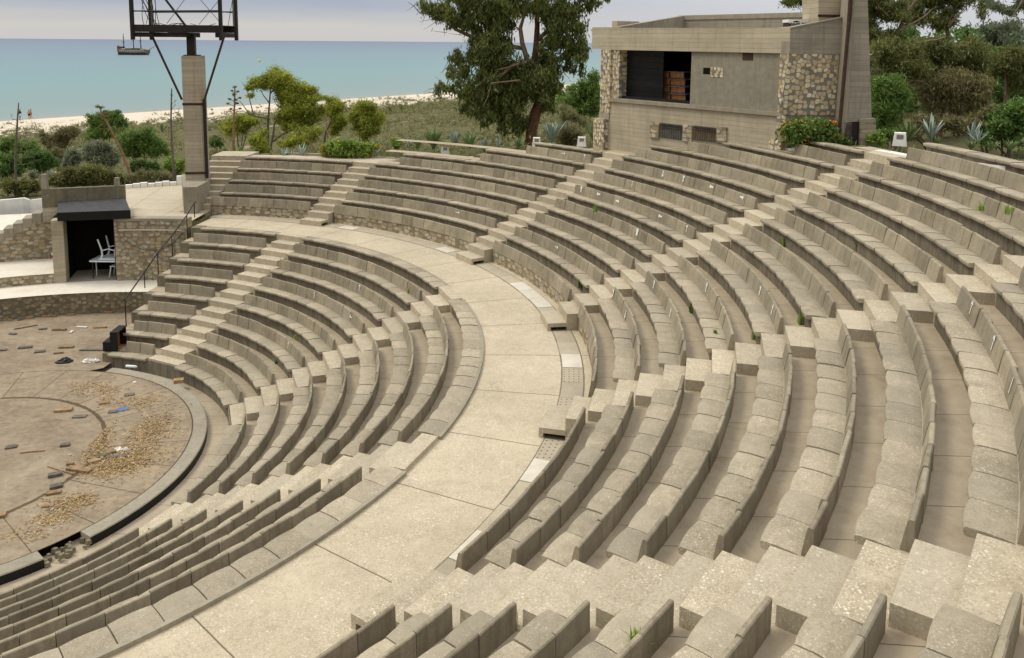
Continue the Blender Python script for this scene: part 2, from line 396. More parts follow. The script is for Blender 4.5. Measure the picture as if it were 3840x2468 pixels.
BENCH = {}
def bench(tier, k, wkey, wname, a_seat, a_pan, R, s, below, group, slabw=.56, panw=.56):
    """a_seat / a_pan = (left azimuth, right azimuth) of seat and backrest, a_pan None for the top row"""
    am = sum(a_seat) / 2; base = np.array(pol(R - .2, am, below))
    e = empty('concrete_bench', base)
    tag(e, 'weathered concrete bench, %s row up, %s' % (ORD[k-1], wname), 'bench', group)
    mb = MB(); arcbox(mb, R - .335, R - .03, a_seat[0] - da(.01, R), a_seat[1] + da(.01, R), below - .03, s - .083, 2.0)
    mb.build('riser', M['riser'], e, base)
    se = empty('seat', base, e)
    n = max(1, round(R_(abs(a_seat[0] - a_seat[1])) * (R - .2) / slabw)); g = da(.008, R)
    for i in range(n):
        a0 = a_seat[0] + (a_seat[1] - a_seat[0]) * i / n; a1 = a_seat[0] + (a_seat[1] - a_seat[0]) * (i + 1) / n
        mb = MB(); seat_slab(mb, R - .43, a0 - g, a1 + g, s); mb.build('seat_slab', M['seat'], se, base)
    if a_pan:
        be = empty('backrest', base, e)
        n = max(1, round(R_(abs(a_pan[0] - a_pan[1])) * R / panw)); g = da(.005, R)
        for i in range(n):
            a0 = a_pan[0] + (a_pan[1] - a_pan[0]) * i / n; a1 = a_pan[0] + (a_pan[1] - a_pan[0]) * (i + 1) / n
            mb = MB(); back_panel(mb, R, a0 - g, a1 + g, s - .06, s + .30); mb.build('backrest_panel', M['panel'], be, base)
    else:                                           # low kerb behind the top row
        mb = MB(); arcbox(mb, R - .02, R + .05, a_seat[0], a_seat[1], below, s - .02, 2.0); mb.build('back_kerb', M['slab'], e, base)
    BENCH[(tier, k, wkey)] = (e, R, s, a_pan, base)
    return e

LW = [('A', 'lower tier wedge beside the black handrail'), ('B', 'lower tier wedge left of the middle stair'),
      ('C', 'lower tier wedge right of the middle stair'), ('D', 'lower tier wedge nearest the camera')]
for wi, (wk, wn) in enumerate(LW):
    for k in range(1, 9):
        R = RL(k); s = SL(k); below = SL(k-1) if k > 1 else 0.0
        hs = da(.65, R - .3); hp = da(.70, R)
        L = 81.3 if wi == 0 else LST[wi-1] - hs; Lp = 79.6 if wi == 0 else LST[wi-1] - hp
        Rr = ABACK if wi == 3 else LST[wi] + hs; Rp = ABACK if wi == 3 else LST[wi] + hp
        if wi == 0: Lp = [77.9, 80.2, 80.4, 79.6, 81.2, 80.0, 81.4, 81][k-1]
        bench('L', k, wk, wn, (L, Rr), (Lp, Rp) if k < 8 else None, R, s, below, 'concrete benches of the lower tier', .56, .56)
UW = [('A', 'upper tier wedge beside the light mast'), ('B', 'upper tier wedge left of the booth'), ('C', 'upper tier wedge below the stone booth'),
      ('D', 'upper tier wedge at the right edge'), ('E', 'upper tier wedge right of the wide walkway'), ('F', 'upper tier wedge in the bottom corner')]
TOPROW = {'A': 4, 'B': 7, 'C': 10, 'D': 11, 'E': 11, 'F': 8}
SEATSTART = {('B',5): 61.9, ('B',6): 50.9, ('B',7): 45.7, ('C',8): 31.0, ('C',9): 26.9, ('C',10): 16.4, ('D',11): 6.4}
PANSTART = {('B',4): 61.4, ('B',5): 50.6, ('B',6): 45.6, ('C',7): 31.6, ('C',8): 26.9, ('C',9): 15.8, ('D',10): 6.3}
for wi, (wk, wn) in enumerate(UW):
    for k in range(1, TOPROW[wk] + 1):
        R = RU(k); s = SU(k); below = SU(k-1); h = da(.60, R)
        L = 84.4 if wi == 0 else UST[wi-1] - h
        Rr = (-62 if k < 7 else -58) if wi == 5 else UST[wi] + h
        Ls = SEATSTART.get((wk, k), L); Lp = PANSTART.get((wk, k), L)
        bench('U', k, wk, wn, (Ls, Rr), (Lp, Rr) if k < TOPROW[wk] else None, R, s, below, 'concrete benches of the upper tier', .575, .575)

# parapet along the walkway: rubble base, a row of slabs on top
for wi, (wk, wn) in enumerate(UW):
    h = da(.60, RU(0)); L = 85.2 if wi == 0 else UST[wi-1] - h; Rr = -66 if wi == 5 else UST[wi] + h
    base = np.array(pol(RU(0), (L + Rr) / 2, ZWALK)); e = empty('parapet_wall', base)
    tag(e, 'low parapet of concrete slabs on a rubble base, ' + wn.replace('upper tier wedge', 'front of the upper wedge'), 'wall', 'parapets along the walkway')
    mb = MB(); arcbox(mb, RU(0) - .03, RU(0) + .08, L, Rr, ZWALK - .05, SU(0) - .02, 1.6); mb.build('rubble_base', M['rubble'], e, base)
    pe = empty('parapet', base, e); n = round(R_(L - Rr) * RU(0) / .58); g = da(.004, RU(0))
    for i in range(n):
        a0 = L + (Rr - L) * i / n; a1 = L + (Rr - L) * (i + 1) / n
        mb = MB(); back_panel(mb, RU(0), a0 - g, a1 + g, SU(0) - .05, SU(0) + .30, .6); mb.build('parapet_slab', M['panel'], pe, base)

# stepped floors between the rows
mb = MB()
for k in range(1, 8): sheet(mb, RL(k) - .05, RL(k+1) - .30, AEND, ABACK, SL(k) - .004)
sheet(mb, 5.2, RL(1) - .30, AEND, ABACK, 0.0)
struct(mb.build('lower_footpath', M['channel']))
mb = MB(); sheet(mb, RU(0) + .02, RU(1) - .30, 84.6, -66, SU(0) - .004)
for k in range(1, 11): sheet(mb, RU(k) - .05, RU(k+1) - .30, 84.6 if k < 4 else (UST[0] - 1 if k < 7 else 36 if k < 10 else 12), -62, SU(k) - .004)
struct(mb.build('upper_footpath', M['channel']))
mb = MB(); sheet(mb, RL(8) - .02, RU(0) + .02, 84.0, -80, ZWALK); struct(mb.build('walkway', M['walk']))
mb = MB()                                         # end walls of the terraces on the stage side
for k in range(1, 9):
    arcbox(mb, RL(k) - .335, RL(k) + .53 if k < 8 else RL(8) + .1, AEND - .02, 81.2, 0 if k < 2 else SL(k-1) - .3, SL(k) - .006, 3)
o = mb.build('end_wall', M['moss'])
tag(o, 'stepped concrete end wall of the lower tier under the black handrail', 'wall')

# stairs: seat-level treads with loose half-height blocks in the footwells between
def stair(name, label, ac, tier):
    Rf, S = (RL, SL) if tier == 'L' else (RU, SU)
    base = np.array(pol(Rf(1), ac, S(0) if tier == 'U' else 0)); e = empty('stair', base); tag(e, label, 'stair', 'radial stairs of the theatre')
    def stp(r0, r1, hw, z0, z1):
        mb = MB(); arcbox(mb, r0, r1, 0, 1, z0, z1, 1.0, random.uniform(-.10, .10), hw=hw, ac=ac + random.uniform(-.06, .06))
        mb.build('step', M['step'], e, base)
    last = 8 if tier == 'L' else name
    for k in range(1, last + 1):
        if tier == 'L' and k == 1:
            mb = MB(); arcbox(mb, Rf(1) - .337, Rf(1) - .30, 0, 1, -.02, S(1) - .05, 1.0, 0, hw=.70, ac=ac); mb.build('riser', M['riser'], e, base)
        stp(Rf(k) - (.325 if not (tier == 'L' and k == 1) else .299), Rf(k) + (.06 if not (tier == 'L' and k == 8) else .0), .64 if tier == 'L' else .59, (SL(k-1) if tier == 'L' else SU(k-1)) - .02 if not (tier == 'L' and k == 1) else -.02, S(k) - .002)
        if k < last or tier == 'U':
            if k < last: stp(Rf(k) + .075, Rf(k+1) - .33, .515, S(k) - .01, S(k) + .195)
    if tier == 'U':
        stp(RU(0) + .09, RU(1) - .33, .50, SU(0) - .01, SU(0) + .195)
        stp(15.18, RU(0) + .10, .50, ZWALK - .01, SU(0) - .01)
        mb = MB()                                   # lowest step is a hollow bench-like slab
        arcbox(mb, 14.69, 15.19, 0, 1, ZWALK + .10, ZWALK + .20, 1.0, 0, hw=.50, ac=ac)
        arcbox(mb, 14.69, 14.77, 0, 1, ZWALK - .01, ZWALK + .10, 1.0, 0, hw=.497, ac=ac)
        mb.build('step', M['step'], e, base)
for ac, lb in zip(LST, ('lower tier concrete stair of alternating blocks, closest to the black handrail', 'lower tier concrete stair of alternating blocks, up to the walkway bend', 'lower tier concrete stair of alternating blocks, nearest the camera')):
    stair(8, lb, ac, 'L')
for ac, top, lb in zip(UST, (4, 7, 10, 11, 9), ('upper tier concrete stair nearest the light mast', 'upper tier concrete stair climbing to the left of the stone booth', 'upper tier concrete stair climbing to the right of the orange flowering bush', 'upper tier concrete stair with a hole in its lowest block', 'upper tier concrete stair in the foreground, broad speckled treads')):
    stair(top, lb, ac, 'U')
base = np.array(pol(15.5, 86.8, ZWALK)); e = empty('stair', base); tag(e, 'narrow concrete steps climbing between the mast pedestal and the upper benches', 'stair', 'radial stairs of the theatre')
for i in range(10):
    r0 = 14.98 + i * .425; mb = MB(); arcbox(mb, r0, r0 + .45 if i < 9 else r0 + 1.6, 89.5, 85.35 - .08 * i, ZWALK - .02, ZWALK + .2 * (i + 1), 2, random.uniform(-.1, .1)); mb.build('step', M['step'], e, base)

# drain covers at the foot of the parapet
names = ['the mast', 'the leftmost walkway step block', 'the second walkway step block', 'the third walkway step block', 'the fourth walkway step block', 'the nearest walkway step block']
WHITE = {(1, 1), (1, 12), (2, 5), (2, 6), (2, 7), (3, 2), (3, 5), (4, 1), (5, 1), (4, 6), (2, 3)}
mats_perf, nt_, b_ = newmat('perforated_slab'); g_ = G(nt_); p_ = g_.pos(); r_, a_ = g_.polar(p_)
def dots(v, per): return g_.math('ABSOLUTE', g_.math('SUBTRACT', g_.math('FRACT', g_.math('DIVIDE', v, per)), .5))
q1 = g_.math('MULTIPLY', dots(r_, .105), .105); q2 = g_.math('MULTIPLY', dots(g_.math('MULTIPLY', a_, r_), .13), .13)
hole = g_.math('LESS_THAN', g_.math('SQRT', g_.math('ADD', g_.math('MULTIPLY', q1, q1), g_.math('MULTIPLY', q2, q2))), .016)
cc = g_.mix(g_.noise(p_, 3, 5), (.34,.29,.205), (.50,.435,.32)); cc = g_.mix(hole, cc, (.03,.024,.017))
nt_.links.new(cc, b_.inputs['Base Color']); b_.inputs['Roughness'].default_value = .9
WAZ = [math.degrees(math.atan2(w_[1], w_[0])) for w_ in (onz(1280 + x / 1.872, 820 + y / 1.872, ZWALK) for x, y in ((60, 65), (750, 240), (1270, 480), (1350, 545), (1430, 615), (1620, 1015)))] + [math.degrees(math.atan2(w_[1], w_[0])) for w_ in (onz(1280 + x / 1.86, 1640 + y / 1.86, ZWALK) for x, y in ((1385, 170), (925, 700)))]
PAZ = [math.degrees(math.atan2(w_[1], w_[0])) for w_ in (onz(1280 + x / 1.872, 820 + y / 1.872, ZWALK) for x, y in ((1580, 850), (1590, 900), (1310, 510), (1240, 440), (1610, 1195), (1500, 680)))] + [math.degrees(math.atan2(w_[1], w_[0])) for w_ in (onz(1280 + x / 1.86, 1640 + y / 1.86, ZWALK) for x, y in ((1150, 470), (1080, 530), (760, 880), (720, 920)))]
edges = [84.5] + UST + [-62]; nd = 0
for w in range(6):
    a0 = edges[w] - (0 if w == 0 else da(.52, 15)); a1 = edges[w+1] + da(.52, 15); n = max(1, round(R_(a0 - a1) * 15.05 / (.78 if w else .85)))
    for i in range(n):
        b0 = a0 + (a1 - a0) * i / n - da(.006, 15); b1 = a0 + (a1 - a0) * (i + 1) / n + da(.006, 15)
        wht = any(b1 < q < b0 for q in WAZ); perf = (not wht) and w >= 1 and not any(b1 < q < b0 for q in PAZ)
        mb = MB(); arcbox(mb, 14.815 + random.uniform(-.01, .01), 15.27, b0, b1, ZWALK - .03, ZWALK + (.018 if wht else .008), 2, random.uniform(-.1, .1))
        o = mb.build('drain_cover', M['whiteslab'] if wht else mats_perf if perf else M['drain'], None, np.array(pol(15.04, (b0 + b1) / 2, ZWALK)))
        tag(o, '%s drain slab in the walkway, %s one along from %s' % ('pale' if wht else 'perforated' if perf else 'plain', ORD[min(i, 12)], names[w]), 'drain cover', 'drain covers along the walkway')
mb = MB(); sheet(mb, 14.79, 15.30, 84.4, -62, ZWALK + .004); struct(mb.build('drain_floor', M['moss']))

# ------------------------------------------------------------------ orchestra and stage
DC = np.array([.137, .491]); DR = 5.787
def dpol(r, a, z): return (DC[0] + r * math.cos(R_(a)), DC[1] + r * math.sin(R_(a)), z)
mo, nt, b = newmat('orchestra_concrete'); g = G(nt); p = g.pos(); r, a = g.polar(p, *DC); r2, a2 = g.polar(p, -.147, .322)
big = g.noise(p, .7, 6, .7, .5); mid = g.noise(p, 6, 6, .7)
col = g.mix(g.maprange(g.math('ADD', g.math('MULTIPLY', big, .6), g.math('MULTIPLY', mid, .4)), .36, .66), (.20,.155,.105), (.375,.305,.215))
smear = g.noise(g.scale(p, (2.2, 5.0, 1)), 1.0, 5, .7, 1.2)
col = g.mix(g.math('MULTIPLY', g.maprange(smear, .52, .72), .55), col, (.125,.085,.052))
ring = g.math('MULTIPLY', g.math('GREATER_THAN', r2, 3.66), g.math('LESS_THAN', r, 5.42))
rad = g.math('LESS_THAN', g.math('MULTIPLY', g.math('FRACT', g.math('DIVIDE', g.math('ADD', a, .05), R_(13.4))), g.math('MULTIPLY', r, R_(13.4))), .022)
wob = g.math('MULTIPLY', g.math('SUBTRACT', g.noise(p, 4, 3), .5), .07)
arc = g.math('LESS_THAN', g.math('ABSOLUTE', g.math('SUBTRACT', g.math('ADD', r2, wob), 3.63)), g.math('ADD', .02, g.math('MULTIPLY', g.noise(p, 1.1, 2), .07)))
arc = g.math('MULTIPLY', arc, g.math('LESS_THAN', g.math('ABSOLUTE', g.math('SUBTRACT', a2, .25)), 1.5))
edge = g.math('LESS_THAN', g.math('ABSOLUTE', g.math('SUBTRACT', r, 5.43)), .016)
ln = g.math('MAXIMUM', g.math('MAXIMUM', g.math('MULTIPLY', ring, rad), arc), edge)
col = g.mix(g.math('MULTIPLY', ln, .8), col, (.07,.045,.025))
tan = g.math('MULTIPLY', g.maprange(g.noise(p, 1.6, 4, .6, 1.5), .55, .7), g.math('MULTIPLY', ring, .5)); col = g.mix(tan, col, (.47,.35,.19))
nt.links.new(col, b.inputs['Base Color']); b.inputs['Roughness'].default_value = .93; b.inputs['Specular IOR Level'].default_value = .12
nt.links.new(g.bump(g.math('SUBTRACT', mid, ln), .01, .5), b.inputs['Normal'])
mb = MB(); n = 120; ring_ = [dpol(5.44, 360 * i / n, F0) for i in range(n)]; mb.add(ring_, [tuple(range(n))])
struct(mb.build('orchestra_floor', mo))
mb = MB(); q = [pol(11.5, a_, F0 - .004) for a_ in range(82, 181, 3)]; mb.add([(.3, 5.6, F0 - .004), (1.05, 6.15, F0 - .004)] + [(1.1, 6.72, F0 - .004)] + q + [(-14, -2, F0 - .004), (-2, -7, F0 - .004), (-.5, 0, F0 - .004)], [tuple(range(len(q) + 6))])
struct(mb.build('stage_floor', mo))
def kerb(a0, a1):
    mb = MB(); n = int(abs(a1 - a0) / 3) + 1; vs = []
    for i in range(n + 1):
        a = a0 + (a1 - a0) * i / n
        vs += [dpol(5.45, a, F0 - .1), dpol(5.45, a, F0 + .006), dpol(5.78, a, F0 + .006), dpol(5.80, a, F0 - .015), dpol(5.80, a, -.01)]
    fs = []
    for i in range(n):
        for q in range(5): fs.append((5*i+q, 5*i+(q+1) % 5, 5*i+5+(q+1) % 5, 5*i+5+q))
    fs += [(0,1,2,3,4), tuple(5*n + q for q in (4,3,2,1,0))]
    mb.add(vs, fs if a1 > a0 else [f[::-1] for f in fs]); o = mb.build('kerb', M['slab']); 
    o.data.materials.append(M['black'])
    for pg in o.data.polygons:
        if abs(pg.normal.z) < .3 and np.hypot(pg.center.x - DC[0], pg.center.y - DC[1]) > 5.7: pg.material_index = 1
    return struct(o)
kerb(78, -33); kerb(-42, -130)
mb = MB()
for i in range(26):                                # broken stretch of kerb
    a = random.uniform(-42, -33); r = random.uniform(5.46, 5.85); s_ = random.uniform(.03, .09); c = np.array(dpol(r, a, F0 - .14 + random.uniform(0, .06)))
    mb.prism([c + s_ * np.array([math.cos(t + i), math.sin(t + i) * .8, -.6]) for t in (0, 1.5, 3, 4.5)], [c + s_ * .8 * np.array([math.cos(t + i), math.sin(t + i) * .8, .5]) for t in (0.1, 1.6, 3, 4.6)], random.uniform(-.2, .2))
stuff(mb.build('rubble', M['moss']))['label'] = 'broken concrete rubble in the gap of the orchestra kerb'

# stage retaining walls (curved, rubble) with whitewashed terraces
def wall_arc(name, label, r, th, a0, a1, z0, z1, mat, cap=None, cat='wall'):
    mb = MB(); arcbox(mb, r, r + th, a0, a1, z0, z1, 2.0)
    if cap is None: return tag(mb.build(name, mat, None, pol(r, (a0 + a1) / 2, z0)), label, cat)
    base = np.array(pol(r, (a0 + a1) / 2, z0)); e = empty(name, base); tag(e, label, cat); mb.build('masonry', mat, e, base)
    mb = MB(); arcbox(mb, r - .02, r + th + .01, a0, a1, z1, z1 + .10, 2.0); mb.build('coping', cap, e, base)
    return e
wall_arc('stage_wall', 'low dark rubble wall curving behind the littered stage floor', 11.42, .35, 84.8, 140, F0 - .1, .99, M['rubbledark'])
wall_arc('terrace_wall', 'short rubble wall below the upper white terrace, left of the dark doorway', 13.0, .3, 105.2, 140, .9, 1.375, M['rubble'])
mb = MB(); sheet(mb, 11.41, 13.25, 140, 83.5, 1.0); o = struct(mb.build('lower_terrace', M['whitefloor']))
mb = MB(); sheet(mb, 12.995, 16.0, 140, 105.7, 1.385); o = struct(mb.build('upper_terrace', M['whitefloor']))
e = wall_arc('side_wall', 'tall rubble wall between the dark doorway and the seating, pale pipe along it', 12.92, .45, 97.0, 84.6, .95, 3.37, M['rubble'], M['slab'])
mb = MB(); mb.tube([pol(12.88, a, 3.02 - .0 * a) for a in np.linspace(96.3, 85.5, 10)], .022, 8); mb.build('pipe', M['whiteslab'], e, np.array(e.location))
mb = MB(); mb.tube([pol(12.89, a, 2.95 - .75 * math.sin((96.6 - a) / 11.4 * math.pi) ** .8) for a in np.linspace(96.6, 85.2, 14)], .009, 5); mb.build('cable', M['steel'], e, np.array(e.location))
mb = MB(); pts = [pol(13.36, a, 3.3) for a in np.linspace(97, 84.6, 8)]
A1 = onz(690, 692, 3.3); A0 = onz(470, 706, 3.3)
mb.add(pts + [(1.3, 16.2, 3.3), (.4, 22.3, 3.3), tuple(A1), tuple(A0), (-5.2, 20.6, 3.3), (-2.2, 15.6, 3.3)], [tuple(range(len(pts) + 6))[::-1]])
struct(mb.build('stage_platform', M['ramp']))
for i in range(8):                                 # white kerb stones at its back edge
    q = A0 + (A1 - A0) * (i + .5) / 8; d = (A1 - A0) / 8; L = np.linalg.norm(d[:2]); u = d / L; w = np.array([-u[1], u[0], 0]); hh = .16 + .03 * (i % 3) + (.25 if i == 7 else 0)
    mb = MB(); mb.fbox(lambda s_, t, z: q + u * s_ + w * t + np.array([0, 0, z]), (-L * .46, -.1, -.05), (L * .46, .14, hh))
    tag(mb.build('kerb_stone', M['white'], None, q), 'white kerb stone behind the mast platform, %s from the shelter%s' % (ORD[i], ', taller than the rest' if i == 7 else ''), 'kerb stone', 'white kerb stones')

# left rubble wall with the flight of steps behind it
WA = np.array([-5.05, 14.62]); WB = np.array([-8.4, 13.4]); wu = (WB - WA) / np.linalg.norm(WB - WA); wn_ = np.array([-wu[1], wu[0]])
if wn_[1] < 0: wn_ = -wn_
def WF(s_, t, z): q = WA + wu * s_ + wn_ * t; return (q[0], q[1], z)
e = empty('stepped_wall', WF(0, 0, 1.385)); tag(e, 'rubble wall with a stepped concrete top falling away to the left', 'wall')
mb = MB(); top = [(0, 2.95), (.2, 2.95)]
for i in range(8): mb.fbox(WF, (.30 + .345 * i if i else -.9, 0, 1.3), (.30 + .345 * (i + 1), .35, 2.93 - .185 * i))
mb.build('masonry', M['rubble'], e, np.array(WF(0, 0, 1.385)))
for i in range(8):
    mb = MB(); mb.fbox(WF, (.30 + .345 * i, -.012, 2.93 - .185 * i), (.30 + .345 * (i + 1) - .01, .8, 3.30 - .185 * i), random.uniform(-.05, .1)); mb.build('step', M['slab'], e, np.array(WF(0, 0, 1.385)))
P0 = onz(0, 808, 2.7); P1 = onz(158, 800, 2.9)
mb = MB(); mb.add([WF(.2, .3, 2.62), WF(5, .3, 2.3), tuple(P0 + np.array([-6, -1, -.1])), tuple(P1 + np.array([.5, .2, 0]))], [(0, 1, 2, 3)]); struct(mb.build('white_path', M['whitefloor']))
W0 = onz(0, 806, 2.7); W1 = onz(92, 800, 2.75); W2 = onz(112, 799, 2.75); W3 = onz(160, 798, 2.8)
mb = MB()
def wseg(a, b, za, zb):
    a = np.array(a); b = np.array(b); d = (b - a) / np.linalg.norm(b - a); n_ = np.array([-d[1], d[0], 0]) * .18
    if n_[1] < 0: n_ = -n_
    mb.prism([(a[0], a[1], 2.3), (b[0], b[1], 2.3), (b[0] + n_[0], b[1] + n_[1], 2.3), (a[0] + n_[0], a[1] + n_[1], 2.3)][::1],
             [(a[0], a[1], za), (b[0], b[1], zb), (b[0] + n_[0], b[1] + n_[1], zb), (a[0] + n_[0], a[1] + n_[1], za)])
wseg(W0 + (W0 - W1) * 2, W1, zat(W0, 765), zat(W1, 743)); wseg(W1 + np.array([.012, -.004, 0]), W2, zat(W1, 742.5), zat(W2, 750)); wseg(W2 + np.array([.012, 0, 0]), W3, zat(W2, 750.5), zat(W3, 745))
tag(mb.build('white_wall', M['white'], None, W1), 'whitewashed parapet wall left of the dark shelter', 'wall')

# dark doorway with its sheet canopy and concrete parapet
base = np.array(pol(13.0, 101, 1.0)); e = empty('shelter', base); tag(e, 'open dark store room under a black canopy beside the stage', 'shelter')
mb = MB(); arcbox(mb, 12.98, 13.5, 105.15, 107.0, 1.0, 3.46, 2); mb.build('door_post', M['board'], e, base)
mb = MB(); arcbox(mb, 13.0, 13.35, 97.25, 97.02, 1.0, 3.46, 2); mb.build('door_jamb', M['rust'], e, base)
mb = MB()
arcbox(mb, 14.7, 14.85, 106.5, 97.05, .95, 3.45, 2); arcbox(mb, 13.49, 14.69, 107.2, 105.2, .9, 3.47, 1.5); arcbox(mb, 13.34, 14.69, 97.03, 96.6, .9, 3.29, 1.5); arcbox(mb, 13.05, 14.69, 105.1, 97.1, 3.40, 3.44, 2)
mb.build('inner_wall', M['dark'], e, base)
mb = MB(); arcbox(mb, 12.99, 14.69, 105.1, 97.1, .94, 1.006, 2); mb.build('floor', M['slab'], e, base)
def z1(x, y): return x / 4.53, 660 + y / 4.53
c0 = onz(*z1(975, 625), 3.80); c1 = onz(*z1(2210, 580), 3.80); pw0 = onz(*z1(700, 228), 4.3); pw1 = onz(*z1(2122, 165), 4.3)
wd = (pw1 - pw0)[:2]; 
def onwall(x, y):
    d = ray(x, y); nx, ny = -wd[1], wd[0]; t = ((pw0[0] - CAM[0]) * nx + (pw0[1] - CAM[1]) * ny) / (d[0] * nx + d[1] * ny); return CAM + d * t
c2 = onwall(*z1(2130, 372)); c3 = onwall(*z1(985, 440))
mb = MB(); th = np.array([0, 0, .31]); mb.prism([c0 - th, c1 - th, c2 - th * .5, c3 - th * .5], [c0, c1, c2, c3]); mb.build('canopy', M['canopy'], e, base)
fu = (c1 - c0) / np.linalg.norm(c1 - c0); fn = np.array([fu[1], -fu[0], 0]); fn = fn if fn[1] < 0 else -fn; fl = np.linalg.norm(c1 - c0)
mb = MB(); mb.fbox(lambda s_, t, z: c0 + fu * s_ + fn * t + np.array([0, 0, z]), (-.01, .003, -.325), (fl + .012, .03, .006)); mb.build('fascia', M['black'], e, base)
u2 = wd / np.linalg.norm(wd); n2 = np.array([-u2[1], u2[0]])
def PF(s_, t, z): q = pw0[:2] + u2 * s_ + n2 * t; return (q[0], q[1], z)
Lp = np.linalg.norm(wd); mb = MB(); mb.fbox(PF, (0, 0, 3.53), (Lp, .22, 4.3)); mb.build('parapet', M['moss'], e, base)
mb = MB(); mb.fbox(PF, (0, .002, 2.93), (.95, .22, 3.53)); mb.build('wing_wall', M['board'], e, base)
for x, y0, y1, lb, w in ((163, 708, 655, 'left', .2), (434, 700, 668, 'right', .17)):
    q = onwall(x, y0); z_ = zat(q, y1); mb = MB(); c = np.array([q[0], q[1] + .12 if w < .2 else q[1] + .11, 4.3])
    mb.prism([c + np.array([sx * w/2 * 1.15, sy * w/2, 0]) for sx, sy in ((-1,-1),(1,-1),(1,1),(-1,1))], [c + np.array([sx * w/2 * .85, sy * w/2, z_ - 4.3]) for sx, sy in ((-1,-1),(1,-1),(1,1),(-1,1))])
    tag(mb.build('concrete_post', M['slab'], None, c), 'stubby concrete post on the shelter parapet, %s one' % ('taller left' if lb == 'left' else 'shorter right'), 'post', 'posts on the shelter parapet')

# handrail up the end wall
feet = [onz(*z, h) for z, h in (((2145/4.53, 960 + 1195/4.53), SL(2)), ((380 + 740/4.53, 740 + 1530/4.53), SL(4)), ((380 + 970/4.53, 740 + 1300/4.53), SL(5)), ((380 + 1210/4.53, 740 + 1000/4.53), SL(6)), ((380 + 1465/4.53, 740 + 700/4.53), SL(7)), ((380 + 1585/4.53, 740 + 330/4.53), 3.47))]
tops = [(463, 1124.5), (380 + 712/4.53, 740 + 1280/4.53), (380 + 952/4.53, 740 + 950/4.53), (380 + 1178/4.53, 740 + 655/4.53), (380 + 1428/4.53, 740 + 310/4.53), (380 + 1575/4.53, 740 + 100/4.53)]
tops = [np.array([f_[0], f_[1], zat(f_, t[1])]) for f_, t in zip(feet, tops)]
e = empty('handrail', feet[0]); tag(e, 'thin black steel handrail rising along the left end of the lower seats', 'handrail')
for f_, t in zip(feet, tops): mb = MB(); mb.tube([f_ - np.array([0, 0, .03]), t], .019, 8); mb.build('post', M['steel'], e, feet[0])
mb = MB(); mb.tube([tops[0] + np.array([-.12, -.03, -.05])] + tops + [tops[-1] + np.array([.04, .1, .05])], .023, 8); mb.build('rail', M['steel'], e, feet[0])
# ------------------------------------------------------------------ light mast on its pedestal
ZP = 4.4
def z6(x, y): return 600 + x / 7.7, 540 + y / 7.7
pf = [onz(*z6(*q), ZP) for q in ((665, 1250), (1060, 1245), (1440, 1035), (1440, 860), (620, 878))]
mb = MB(); mb.prism([np.array([p[0], p[1], 3.0]) for p in pf], pf)
tag(mb.build('pedestal', M['slab'], None, np.array([pf[0][0], pf[0][1], 3.3])), 'angular concrete pedestal carrying the light mast', 'pedestal')
q0 = onz(*z6(745, 1060), ZP); q1 = onz(*z6(1345, 1050), ZP); pu = (q1 - q0) / np.linalg.norm(q1 - q0); pn = np.array([-pu[1], pu[0], 0])
if pn[1] < 0: pn = -pn
PWID = np.linalg.norm(q1 - q0)
def MF(s_, t, z): return tuple(q0 + pu * s_ + pn * t + np.array([0, 0, z - ZP]))
mast = empty('light_mast', MF(PWID/2, .3, ZP)); mbase = np.array(MF(PWID/2, .3, ZP)); tag(mast, 'square concrete light mast with a black steel lamp platform on top', 'light mast')
ztop = 9.69
mb = MB(); c_ = .10
sec = [(0, 0), (PWID - c_, 0), (PWID, c_), (PWID, .75), (0, .75)]
mb.prism([MF(a, b_, ZP - .02) for a, b_ in sec], [MF(a + (.02 if a < .1 else -.02), b_, ztop) for a, b_ in sec]); mb.build('column', M['board'], mast, mbase)
for zb in (zat(q0, 391), zat(q0, 650)):
    mb = MB(); mb.fbox(MF, (-.012, -.014, zb - .05), (PWID + .02, -.002, zb + .05)); mb.fbox(MF, (PWID + .003, -.014, zb - .05), (PWID + .016, .3, zb + .05)); mb.build('steel_band', M['rust'], mast, mbase)
mb = MB(); mb.fbox(MF, (PWID - .03, -.085, ZP + .1), (PWID + .10, -.016, zat(q0, 372))); mb.build('conduit', M['steel'], mast, mbase)
zd0, zd1 = 10.60, 10.93
mb = MB(); mb.fbox(MF, (.22, .15, ztop), (.55, .45, zd0)); mb.fbox(MF, (.10, .05, ztop - .004), (.70, .6, ztop + .04)); mb.build('steel_column', M['steel'], mast, mbase)
SX = lambda px: (px - 735) / 3093.65 * 34.7 + PWID * .52      # along the platform at the mast's distance
s0, s1 = SX(538), SX(848); dy = 1.25; sk = .42
def TF(s_, t, z): return MF(s_ + sk * t / dy, t - .35, z)
mb = MB()
for t0 in (0, dy - .1): mb.fbox(TF, (s0 + .05, t0, zd0 + .06), (s1 + .05, t0 + .1, zd1))
for s_ in (s0, (s0 + s1) / 2 - .45, s1 - .3): mb.fbox(TF, (s_ + .02, .1, zd0 - .14), (s_ + (.75 if s_ != s1 - .3 else .32), dy - .1, zd0 + .05))
mb.build('platform_frame', M['steel'], mast, mbase)
mb = MB(); mb.fbox(TF, (s0 + .06, .02, zd1), (s1 + .02, dy - .02, zd1 + .03), -.2); mb.build('deck', M['rust'], mast, mbase)
for s_, t in ((s0, 0), (s0, dy), (s1, 0), (s1, dy)):
    mb = MB(); mb.fbox(TF, (s_ - .05, t - .06, zd0 - .26), (s_ + .06, t + .06, 13.6)); mb.build('corner_post', M['steel'], mast, mbase)
for t in (0, dy):
    mb = MB(); mb.tube([TF(s0, t, 11.50), TF(s1 + .03, t, 11.56)], .03, 6); mb.build('guard_rail', M['steel'], mast, mbase)
